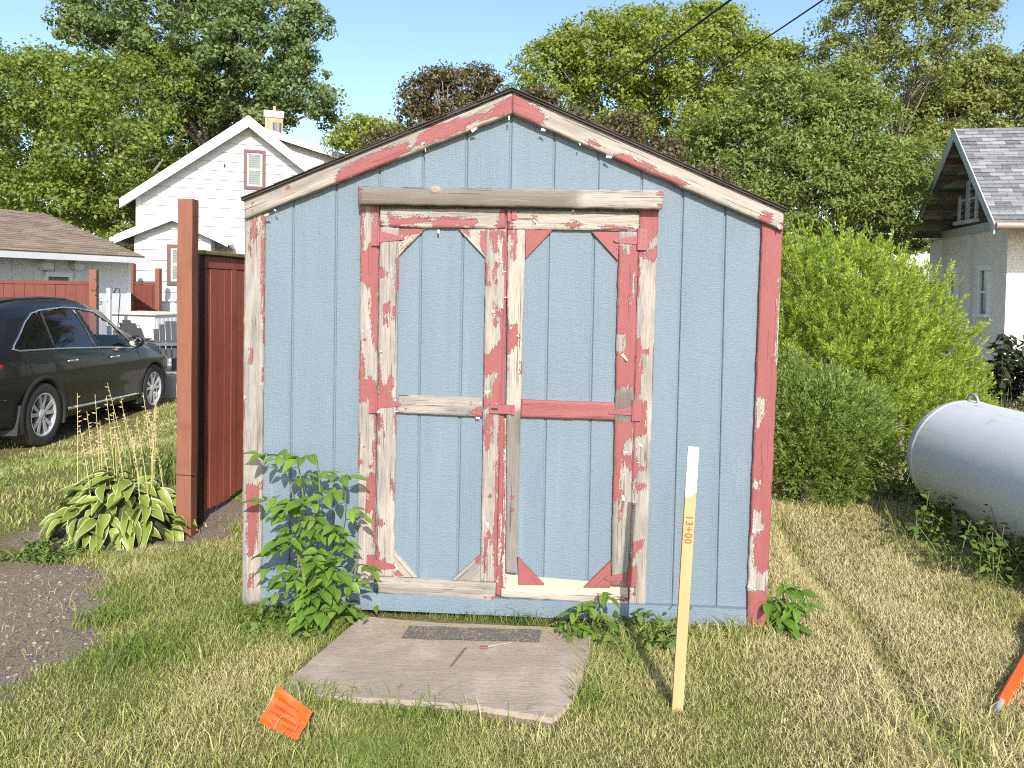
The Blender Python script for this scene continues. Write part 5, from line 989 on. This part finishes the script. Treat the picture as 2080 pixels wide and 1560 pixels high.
# ================================================================ POWER LINES
def wire(name, label, p, q, sag):
    p, q = Vector(p), Vector(q); pts = [tuple(p.lerp(q, i / 24) - Vector((0, 0, sag * 4 * (i / 24) * (1 - i / 24)))) for i in range(25)]; tag(MB().tube(pts, .016 if 'thick' in label else .011, 6).build(name, M_dark, None, True), label, 'cable')
wire('power_line', 'thick black overhead cable sloping over the shed ridge', at(1545, -45, 8.5), at(1080, 268, 24), .12); wire('power_line', 'thin black overhead wire above the right roof slope', at(1760, -60, 8.0), at(1250, 265, 26), .1)
# ================================================================ TREES AND SHRUBS
def quads(pos, nrm, size, aspect, tint, fold=.15, rs=None):
    r = rs or rng; n = len(pos); rv = r.normal(size=(n, 3)); t_ = np.cross(nrm, rv); t_ /= np.linalg.norm(t_, axis=1, keepdims=True) + 1e-9; b = np.cross(nrm, t_); s = size[:, None]
    v = np.stack([pos - t_ * s * .5, pos + b * s * aspect * .5 + nrm * s * fold, pos + t_ * s * .5, pos - b * s * aspect * .5 + nrm * s * fold], 1).reshape(-1, 3)
    return v, np.arange(n * 4).reshape(n, 4), np.repeat(tint, 4)
def unit(v): return v / (np.linalg.norm(v, axis=1, keepdims=True) + 1e-9)
M_bark = wood_mat('grey_bark', (.16, .13, .105), (.27, .23, .19), 'z', .95, 1.0)
LEAF = {'maple': leaf_mat('maple_leaf', (.075, .125, .022), (.25, .31, .055)), 'ash': leaf_mat('ash_leaf', (.08, .135, .045), (.23, .30, .10)), 'locust': leaf_mat('locust_leaf', (.13, .195, .032), (.33, .38, .07), .4, .5, (.42, .36, .03)), 'walnut': leaf_mat('walnut_leaf', (.09, .14, .035), (.27, .33, .085)), 'elm': leaf_mat('elm_leaf', (.12, .165, .045), (.31, .34, .10), .35, .5, (.36, .29, .04)), 'crab': leaf_mat('crab_leaf', (.07, .062, .03), (.17, .14, .055), .3, .5, (.24, .10, .05)), 'arb': leaf_mat('arborvitae_spray', (.17, .255, .03), (.42, .52, .085), .35), 'jun': leaf_mat('juniper_spray', (.115, .175, .035), (.28, .37, .085), .3), 'weed': leaf_mat('weed_leaf', (.07, .13, .025), (.17, .24, .05), .35), 'dark': leaf_mat('glossy_leaf', (.02, .03, .012), (.05, .06, .03), .1, .2, None, .8)}
def tree(name, label, depth, lobes, kind, leaf, nclump, per, base_px, cat='tree', clump_r=.42, trunk=.18, sparse=1.0, extra_limbs=0, aspect=.6, group=None):
    """lobes: (px, py, radius px, depth offset); a trunk, limbs to each lobe, twigs, leaf clumps through the lobes' volume"""
    L = [(at(x, y, depth + dd), r / FPX * (depth + dd)) for x, y, r, dd in lobes]; bp = at(base_px, 700, depth); bz = float(ground_z(bp.x, bp.y)); e = empty(name, (bp.x, bp.y, bz), 0, label, cat, group); o = np.array([bp.x, bp.y, bz])
    C = sum((c * r for c, r in L), Vector()) / sum(r for c, r in L); m = MB(); hub = Vector((C.x, C.y, bz + (C.z - bz) * .62)); b0_ = Vector((bp.x, bp.y, bz - .2)); up = b0_.lerp(hub, .5) + Vector((.15, 0, 0))
    loc = lambda p: tuple(np.array(p) - o)
    m.tube([loc(b0_), loc(up), loc(hub)], [trunk * 1.2, trunk, trunk * .7], 9)
    for c, r in L:
        mid = hub.lerp(c, .55) + Vector((random.uniform(-.2, .2), random.uniform(-.2, .2), .2)) * r; m.tube([loc(hub), loc(mid), loc(c + Vector((0, 0, r * .55)))], [trunk * .5, trunk * .28, trunk * .06], 6)
        for k in range(5 + extra_limbs):
            d = Vector(rng.normal(size=3)).normalized(); d.z = abs(d.z) * .7; m.tube([loc(mid), loc(mid.lerp(c, .6) + d * r * .4), loc(c + d * r * .92)], [trunk * .2, trunk * .11, .008], 5)
    m.build('trunk', M_bark, e, True)
    tot = sum(r * r for c, r in L); P_, Nn, Sz, Ti = [], [], [], []
    for c, r in L:
        n = max(6, int(1.1 * nclump * r * r / tot)); d = unit(rng.normal(size=(n, 3))); d[:, 2] = np.where(d[:, 2] < -.55, -d[:, 2], d[:, 2]); rad = r * (.45 + .58 * rng.random(n) ** .55); cc = np.array(c) + d * rad[:, None] * np.array([1, 1, .95])
        cr = clump_r * rng.uniform(.45, 1.15, n); k = np.maximum(4, (2.3 * per * rng.uniform(.5, 1.4, n) * sparse)).astype(int); ci = np.repeat(np.arange(n), k); q = rng.normal(size=(len(ci), 3)); q = unit(q) * (rng.random(len(ci))[:, None] ** .5)
        q[:, 2] *= .7; pos = cc[ci] + q * cr[ci][:, None]; nr = unit(d[ci] * .5 + q * .9 + np.array([0, -.15, .4]) + rng.normal(size=q.shape) * .75); P_.append(pos); Nn.append(nr); Sz.append(1.0 * leaf * rng.uniform(.6, 1.25, len(ci))); Ti.append(np.clip(rng.beta(2, 2, len(ci)) * .7 + rng.random(n)[ci] * .3, 0, 1))
    P_, Nn, Sz, Ti = map(np.concatenate, (P_, Nn, Sz, Ti)); v, f, tt = quads(P_ - o, Nn, Sz, aspect, Ti); mk('crown', v, f, LEAF[kind], e, False, {'tint': tt}); return e
tree('maple_tree', 'broad dense green tree crowded behind the garage roof', 23, [(60, 300, 190, 0), (230, 320, 140, -1), (130, 470, 150, -1), (330, 430, 130, 11), (30, 480, 160, 1), (215, 215, 110, 1), (390, 330, 110, 11), (-90, 330, 180, 1), (250, 500, 50, -2), (10, 180, 90, 2), (460, 300, 70, 11), (330, 300, 120, 10), (240, 440, 90, 0), (330, 190, 90, 6), (120, 200, 110, 2), (430, 240, 80, 10)], 'maple', .135, 1500, 26, 150, clump_r=.5)
tree('tall_ash_tree', 'tall blue green tree towering above the white house roof', 31, [(230, 120, 110, 0), (370, 60, 150, 0), (500, 130, 140, 0), (600, 190, 85, 0), (420, 210, 120, 1), (560, 20, 80, 1), (300, -40, 150, 1), (640, 235, 60, 0), (180, 60, 70, 0), (610, 110, 50, 0), (470, -60, 120, 2), (520, 240, 90, 0), (330, 180, 110, 0), (640, 60, 50, 0)], 'ash', .18, 1150, 28, 430, clump_r=.55, trunk=.25)
tree('locust_tree', 'bright yellow green tree rising behind the shed ridge', 27, [(1130, 170, 95, 0), (1220, 120, 95, 0), (1320, 130, 110, -1), (1430, 120, 110, 0), (1530, 150, 85, 1), (1240, 230, 110, 0), (1370, 250, 110, 0), (1480, 250, 100, 0), (1290, 60, 45, 0), (1450, 60, 55, 0), (1130, 110, 45, 0), (1590, 130, 50, 1)], 'locust', .14, 1100, 26, 1330, clump_r=.5, trunk=.22)
tree('walnut_tree', 'drooping dark green tree filling the gap beside the stucco house', 20, [(1480, 330, 120, 0), (1600, 270, 130, 0), (1720, 300, 120, 0), (1620, 400, 130, -1), (1760, 410, 110, -1), (1700, 220, 90, 1), (1520, 440, 100, -1), (1830, 350, 80, 0), (1800, 470, 70, 0), (1580, 200, 70, 1)], 'walnut', .13, 1300, 26, 1640, clump_r=.42, aspect=.38, trunk=.2)
tree('elm_tree', 'tall thin crowned tree with bare grey limbs showing', 26, [(1760, 70, 105, 0), (1870, 60, 105, 0), (1950, 60, 65, 0), (1740, 170, 80, 0), (1860, 160, 80, 0), (1960, 20, 60, 0), (1700, 120, 55, 0), (1800, -20, 110, 0)], 'elm', .12, 620, 20, 1830, clump_r=.42, extra_limbs=7, trunk=.09)
tree('hackberry_tree', 'leafy mid green tree standing behind the grey roof', 29, [(1930, 250, 90, 0), (2030, 200, 85, 0), (2090, 260, 110, 0), (1900, 330, 90, -1), (1860, 260, 60, 0), (2010, 140, 45, 0), (2130, 160, 80, 0), (1850, 400, 80, -1), (1960, 160, 60, 0), (1900, 200, 70, 0)], 'elm', .15, 760, 26, 2000, clump_r=.5, trunk=.2)
tree('crabapple_tree', 'small purple brown crabapple peeking over the left roof slope', 14, [(905, 205, 62, 0), (845, 250, 48, 0), (960, 170, 42, 0), (935, 265, 70, 0), (805, 290, 40, 0), (1010, 235, 50, 0), (880, 165, 32, 0), (850, 195, 38, 0), (990, 190, 42, 0), (760, 295, 30, 0)], 'crab', .075, 420, 13, 930, clump_r=.26, trunk=.09, extra_limbs=4)
tree('plum_tree', 'brownish ornamental tree showing over the right roof slope', 13, [(1095, 220, 40, 0), (1170, 262, 38, 0), (1265, 275, 45, 0), (1350, 325, 40, 0), (1440, 372, 36, 0), (1225, 300, 40, 0)], 'crab', .07, 330, 13, 1260, clump_r=.26, trunk=.08)
tree('young_maple', 'small yellow green tree between the house dormer and shed', 22, [(740, 285, 45, 0), (790, 300, 50, 0), (700, 290, 30, 0)], 'locust', .12, 160, 22, 740, clump_r=.4, trunk=.08)
# far belt that closes the gaps near the horizon
tree('distant_tree', 'far dark green tree behind the stucco house', 45, [(1700, 480, 150, 0), (1850, 470, 150, 2), (1560, 480, 120, 0), (2100, 430, 150, 4), (1660, 330, 140, 2), (1900, 330, 130, 2), (1450, 380, 100, 2)], 'maple', .3, 500, 22, 1750, clump_r=.9, trunk=.3)
tree('distant_tree', 'far dark green tree between garage and white house', 42, [(120, 540, 130, 0), (300, 540, 90, 0), (-60, 520, 150, 0), (560, 420, 120, 0), (700, 420, 100, 0), (60, 330, 150, 0), (220, 330, 130, 0), (340, 380, 100, 0), (150, 230, 80, 0)], 'maple', .3, 500, 22, 250, clump_r=.9, trunk=.3)
# ---- evergreen shrubs: upright feathery sprays over the lobes
def shrub(name, label, lobes, kind, nfr, leaf, base, frond=.16, upb=.9, per=34, inner=(.05, .07, .02)):
    """many flat fronds (fans of narrow sprays) rooted on uneven lobes, with a loose dark twiggy core"""
    e = empty(name, W3(base), 0, label, 'shrub'); o = np.array(base); tot = sum(r * r for c, r, sq in lobes); P_, D_, T_ = [], [], []; m = MB()
    for c, r, sq in lobes:
        k = int(nfr * r * r / tot); d = unit(rng.normal(size=(k, 3))); c = np.array(c); bump_ = 1 + .15 * np.sin(d[:, 0] * 9 + d[:, 2] * 5) * np.sin(d[:, 2] * 11 + 1) + .08 * np.sin(d[:, 0] * 19 + d[:, 1] * 15 + d[:, 2] * 13); rad = r * bump_ * np.where(rng.random(k) < .78, 1 - .16 * rng.random(k) ** 1.5, rng.uniform(.5, .82, k)); pos = c + d * rad[:, None] * np.array(sq); keep = pos[:, 2] > .04; P_.append(pos[keep]); D_.append(d[keep]); T_.append(np.clip(.45 + 1.1 * (bump_[keep] - 1) + rng.normal(0, .13, keep.sum()), 0, 1))
        m.tube([tuple(np.array((c[0], c[1], 0)) - o), tuple(c - o)], [.05, .02], 6)
    P_, D_, T_ = map(np.concatenate, (P_, D_, T_)); n = len(P_); ax_ = unit(D_ * .8 + np.array([0, 0, upb]) + rng.normal(size=P_.shape) * .22); fl_ = rng.uniform(.6, 1.3, n) * frond; sd = unit(np.cross(ax_, D_ + rng.normal(size=P_.shape) * .5)); ci = np.repeat(np.arange(n), per); f_ = rng.random(len(ci)); sg = rng.uniform(-1, 1, len(ci)); b0 = P_[ci] + ax_[ci] * (f_ * fl_[ci])[:, None] - ax_[ci] * (fl_[ci] * .5)[:, None]
    dr = unit(ax_[ci] * .8 + sd[ci] * (sg * (1.1 - .6 * f_))[:, None] + rng.normal(size=b0.shape) * .18); s = leaf * rng.uniform(.6, 1.35, len(ci)); b0 = b0 + sd[ci] * (sg * fl_[ci] * .22 * (1 - .6 * f_))[:, None]; wv = unit(np.cross(dr, D_[ci] + rng.normal(size=b0.shape) * .45)) * (s * .12)[:, None]; mid = b0 + dr * (s * .5)[:, None]
    v = np.stack([b0, mid + wv, b0 + dr * s[:, None], mid - wv], 1).reshape(-1, 3) - o; ti = np.clip(T_[ci] + .25 * (f_ - .5) + rng.normal(0, .08, len(ci)), 0, 1)
    mk('foliage', v, np.arange(len(ci) * 4).reshape(-1, 4), LEAF[kind], e, False, {'tint': np.repeat(ti, 4)}); m.build('stems', M_bark, e)['kind'] = 'stuff'; return e
def sp(px, py, d, r, sq=(1, 1, 1)): p = at(px, py, d); return (tuple(p), r / FPX * d, sq)
bA = G(1800, 900); shrub('arborvitae_shrub', 'big feathery yellow green evergreen shrub right of the shed', [sp(1690, 630, 7.4, 150), sp(1770, 670, 7.6, 165), sp(1850, 760, 7.6, 135), sp(1640, 585, 7.6, 115), sp(1740, 575, 7.7, 100), sp(1820, 640, 7.8, 100), sp(1920, 820, 7.7, 90), sp(1720, 770, 7.0, 170), sp(1830, 850, 7.1, 140), sp(1610, 720, 7.4, 140), sp(1880, 720, 7.8, 80), sp(1600, 540, 7.7, 70)], 'arb', 8400, .036, bA, .10, .7, 34)
bJ = G(1690, 1000); shrub('juniper_shrub', 'rounded darker green evergreen shrub at the right corner of the shed', [sp(1680, 880, 5.75, 125), sp(1735, 920, 5.75, 75), sp(1620, 850, 5.8, 110), sp(1640, 950, 5.6, 85), sp(1715, 840, 6.0, 80), sp(1600, 765, 6.1, 50), sp(1700, 960, 5.6, 60), sp(1590, 930, 5.8, 80)], 'jun', 3600, .030, bJ, .11, .35, 28)
# ---- weeds along the tank
def weed(name, label, base, n, h, spread, leaf, kind='weed', cat='weeds'):
    e = empty(name, W3(base), 0, label, cat); P_, Nn, Sz = [], [], []; m = MB()
    for k in range(n):
        x, y = random.gauss(0, spread), random.gauss(0, spread * .7); hh = h * random.uniform(.5, 1.1); tx_, ty_ = x + random.gauss(0, .08), y + random.gauss(0, .06); m.tube([(x, y, -.03), ((x + tx_) / 2, (y + ty_) / 2, hh * .55), (tx_, ty_, hh)], [.004, .003, .0015], 5)
        for q in range(16):
            f = random.uniform(.15, 1.0); a = random.uniform(0, 6.28); P_.append((x + (tx_ - x) * f + .04 * math.cos(a), y + (ty_ - y) * f + .04 * math.sin(a), hh * f)); Nn.append((math.cos(a) * .4, math.sin(a) * .4 - .2, .8)); Sz.append(leaf * random.uniform(.6, 1.3))
    v, f, tt = quads(np.array(P_), unit(np.array(Nn) + rng.normal(size=(len(P_), 3)) * .25), np.array(Sz), .45, rng.random(len(P_))); m.build('stems', M_stem, e)['kind'] = 'stuff'; mk('leaves', v, f, LEAF[kind], e, False, {'tint': tt}); return e
weed('leafy_weed', 'tall leafy weed growing against the end of the tank', G(1890, 1045), 26, .48, .10, .075); weed('weed_patch', 'tangle of low green weeds under the tank side', G(1975, 1100), 46, .34, .20, .055); weed('weed_patch', 'grassy weeds at the front of the tank by the frame edge', G(2065, 1180), 40, .34, .2, .05); weed('weed_patch', 'dark weeds in the shade between juniper and tank', G(1840, 1010), 14, .2, .15, .05)
weed('glossy_bush', 'dark glossy leaved bush by the stucco house wall', Vector((*at(2065, 740, 12.0).xy, -.2)), 34, 1.15, .30, .22, 'dark', 'bush')
weed('creeping_weed', 'low round leaved weeds at the left foot of the shed', SH.world(S(620, 1235)[0], -.10, 0), 26, .10, .12, .045); weed('creeping_weed', 'low weeds under the right part of the skirt board', SH.world(S(1290, 1265)[0], -.06, 0), 22, .11, .16, .045); weed('clover_patch', 'fine green clover at the edge of the hosta bed', G(105, 1130), 34, .07, .10, .035)
# ================================================================ GRASS
def grass(name, label, pts, h, wd, lean, tint, mat, curl=.5):
    n = len(pts); z = ground_z(pts[:, 0], pts[:, 1]); a = rng.uniform(0, 2 * np.pi, n); d = np.stack([np.cos(a), np.sin(a), np.zeros(n)], 1); b = rng.uniform(0, 2 * np.pi, n); s = np.stack([np.cos(b), np.sin(b), np.zeros(n)], 1) * wd[:, None]; base = np.stack([pts[:, 0], pts[:, 1], z - .004], 1); up = np.array([0, 0, 1.]); L = lean[:, None]
    m1 = base + d * (h * .30)[:, None] * L + up * (h * .5)[:, None]; tip = base + d * h[:, None] * L * 1.05 + up * (h * np.clip(1 - .45 * lean, .25, 1))[:, None]
    v = np.stack([base - s * .5, base + s * .5, m1 + s * .42, m1 - s * .42, tip], 1).reshape(-1, 3); i = np.arange(n)[:, None] * 5; f = np.concatenate([i + np.array([0, 1, 2]), i + np.array([0, 2, 3]), i + np.array([3, 2, 4])]); o = mk(name, v, f, mat, None, False, {'tint': np.repeat(tint, 5)}); return tag(o, label, 'grass', None, 'stuff')
t = NT('grass_blade'); a_ = t.attr('tint').outputs['Fac']; cr_ = t.n('ValToRGB'); t.l(a_, cr_.inputs[0]); el = cr_.color_ramp.elements; el[0].position = 0; el[0].color = (.14, .215, .04, 1); el[1].position = 1; el[1].color = (.68, .59, .34, 1)
for p_, c_ in ((.30, (.235, .305, .065)), (.50, (.395, .41, .135)), (.72, (.55, .50, .235))): q = el.new(p_); q.color = (*c_, 1)
t.done(cr_.outputs[0], .55, spec=.3); tr = t.n('BsdfTranslucent'); t.l(cr_.outputs[0], tr.inputs[0]); mx = t.n('MixShader'); mx.inputs[0].default_value = .3; t.l(t.b.outputs[0], mx.inputs[1]); t.l(tr.outputs[0], mx.inputs[2]); t.l(mx.outputs[0], t.out.inputs[0]); M_grass = t.m
def scatter(n, x0, x1, y0, y1):
    p = np.stack([rng.uniform(x0, x1, n), rng.uniform(y0, y1, n)], 1); vis = np.abs(p[:, 0] * FPX / p[:, 1]) < 1130; return p[vis]
shed_fp = [SH.world(x, y, 0) for x, y in ((uL - .0, .0), (uR, .0), (uR, DEPTH), (uL, DEPTH))]; shed_fp = [(p.x, p.y) for p in shed_fp]
def dress(p, keep_edge=True):
    x, y = p[:, 0], p[:, 1]; k = (sdist(x, y, PAD) < .012 * rng.random(len(p))) & (sdist(x, y, shed_fp) < .0) & (rng.random(len(p)) > dirtmask(x, y) * .97)
    k &= ~((np.abs(x + 6.6) < 1.0) & (y > 7.7) & (y < 13)) | (rng.random(len(p)) < .1); k &= ~((np.abs(x - tx) < .25) & (y > 2.4) & (y < 5.3)); return p[k]
def look(p, tall=1.0):
    x, y = p[:, 0], p[:, 1]; dry = .54 + .30 * sstep(-.3, 1.6, x) + .55 * (vnoise(x, y, 1.6, 11) - .5) + .35 * (vnoise(x, y, 6, 12) - .5) - .12 * sstep(-.7, -1.6, x)
    lx = (x - SH.o.x); nearshed = np.exp(-np.clip(3.47 - .04 * lx - y, 0, 9) / .10) * (np.abs(lx) < 1.3); padd = np.exp(-np.clip(-sdist(x, y, PAD), 0, 9) / .06); xr = 1.62 + (y - 2.9) * .115 + .03 * np.sin(y * 4); rut = np.exp(-((x - xr) / .07) ** 2) * (y < 5.2)
    tuft = vnoise(x, y, 3.2, 13); h = (.022 + .026 * tuft) * (1 + 1.1 * nearshed + .9 * padd + .5 * rut + .6 * sstep(.62, .9, tuft)) * rng.uniform(.55, 1.35, len(p)) * tall; dry = dry - .30 * nearshed - .26 * rut - .15 * padd + rng.normal(0, .15, len(p)); return h, np.clip(dry, 0, 1)
p = dress(scatter(430000, -2.6, 4.0, 2.15, 5.6)); p = p[rng.random(len(p)) < np.clip(3.6 / p[:, 1], .3, 1)]; h, ti = look(p); grass('lawn_grass', 'mown dry and green grass around the shed', p, h, rng.uniform(.0016, .0034, len(p)), rng.uniform(.2, 1.15, len(p)), ti, M_grass)
p = dress(scatter(110000, -9.5, -1.6, 4.6, 15)); h, ti = look(p, 1.35); ti = np.clip(ti + .03, 0, 1); grass('far_lawn_grass', 'sunlit grass on the lawn round the SUV', p, h, rng.uniform(.004, .009, len(p)), rng.uniform(.2, 1.0, len(p)), ti, M_grass)
p = dress(scatter(40000, 1.4, 12, 5.2, 16)); h, ti = look(p, 1.6); grass('back_lawn_grass', 'dry grass behind the tank and shrubs', p, h, rng.uniform(.006, .012, len(p)), rng.uniform(.2, 1.0, len(p)), ti, M_grass)
# long blades: foreground tufts, shed foot, plywood edge, tank
P_ = []
for px, py, n, r in [(120, 1540, 110, .22), (330, 1545, 110, .2), (520, 1540, 150, .22), (700, 1545, 120, .2), (900, 1550, 90, .2), (1900, 1480, 320, .16), (1960, 1540, 380, .18), (1850, 1545, 220, .15), (560, 1235, 500, .13), (640, 1275, 420, .12), (520, 1260, 330, .10), (700, 1255, 160, .07), (1270, 1300, 420, .12), (1420, 1310, 240, .14), (1230, 1330, 240, .08), (1500, 1290, 200, .1), (380, 1180, 340, .25), (480, 1150, 300, .15), (300, 1340, 260, .15), (220, 1260, 220, .10), (1960, 1150, 420, .22), (2060, 1250, 420, .22), (1880, 1080, 200, .15), (640, 1430, 160, .10), (860, 1455, 150, .12), (1030, 1440, 110, .05), (1180, 1430, 200, .08), (1700, 1040, 300, .3), (1590, 1040, 200, .15)]:
    g_ = G(px, py); P_.append(np.stack([rng.normal(g_.x, r, n), rng.normal(g_.y, r * .55, n)], 1))
p = np.concatenate(P_); k = (sdist(p[:, 0], p[:, 1], PAD) < .0) & (sdist(p[:, 0], p[:, 1], shed_fp) < 0); p = p[k]; h, ti = look(p); grass('long_grass', 'longer uncut grass tufts at the shed foot and in the foreground', p, rng.uniform(.05, .14, len(p)), rng.uniform(.0025, .0055, len(p)), rng.uniform(.25, 1.1, len(p)), np.clip(ti - .18, 0, 1), M_grass)
# pebbles on the bare earth, fallen straw on the pad
def pebbles(name, label, n, poly, r0, r1, mat):
    xs3 = [q[0] for q in poly]; ys3 = [q[1] for q in poly]; V = []; F = []; k = 0
    while k < n:
        x, y = random.uniform(max(-3.2, min(xs3)), max(xs3)), random.uniform(min(ys3), max(ys3))
        if float(dirtmask(np.array([x]), np.array([y]))[0]) < .6: k += .2; continue
        r = r0 + (r1 - r0) * random.random() ** 4; z = float(ground_z(x, y)); b = len(V); q = [(random.uniform(.7, 1.2)) for _ in range(6)]
        V += [(x + r * q[0], y, z + r * .1), (x, y + r * q[1], z + r * .1), (x - r * q[2], y, z + r * .1), (x, y - r * q[3], z + r * .1), (x + r * .2, y, z + r * .65 * q[4]), (x, y, z - r * .4)]; F += [(b, b + 1, b + 4), (b + 1, b + 2, b + 4), (b + 2, b + 3, b + 4), (b + 3, b, b + 4), (b + 1, b, b + 5), (b + 2, b + 1, b + 5), (b + 3, b + 2, b + 5), (b, b + 3, b + 5)]; k += 1
    return tag(mk(name, V, F, mat), label, 'gravel', None, 'stuff')
pebbles('gravel', 'pale pebbles scattered over the bare earth path', 1300, DIRT, .0015, .012, flat('pebble', (.31, .265, .215), .9, 0, .35, 30)); pebbles('soil_crumbs', 'crumbs and chips on the soil under the fence', 700, SOIL, .002, .008, flat('crumb', (.25, .20, .15), .95, 0, .4, 30))
V = []; F = []
for k in range(900):
    u = random.random(); px = random.uniform(760, 1190); py = 1262 + (px - 740) * .055 + abs(random.gauss(0, 1)) * 22; g_ = G(px, py, pad_top)
    if not inpoly(np.array([g_.x]), np.array([g_.y]), PAD)[0]: continue
    a = random.uniform(0, 3.14); L = random.uniform(.006, .03); b = len(V); c, s = math.cos(a), math.sin(a); z = pad_top + .0015 + random.random() * .004
    V += [(g_.x - c * L, g_.y - s * L, z), (g_.x + s * .0008, g_.y - c * .0008, z + .001), (g_.x + c * L, g_.y + s * L, z), (g_.x - s * .0008, g_.y + c * .0008, z + .001)]; F.append((b, b + 1, b + 2, b + 3))
tag(mk('straw_litter', V, F, flat('straw', (.50, .38, .22), .9, 0, .2)), 'dry grass clippings on the plywood by the doors', 'straw', None, 'stuff')
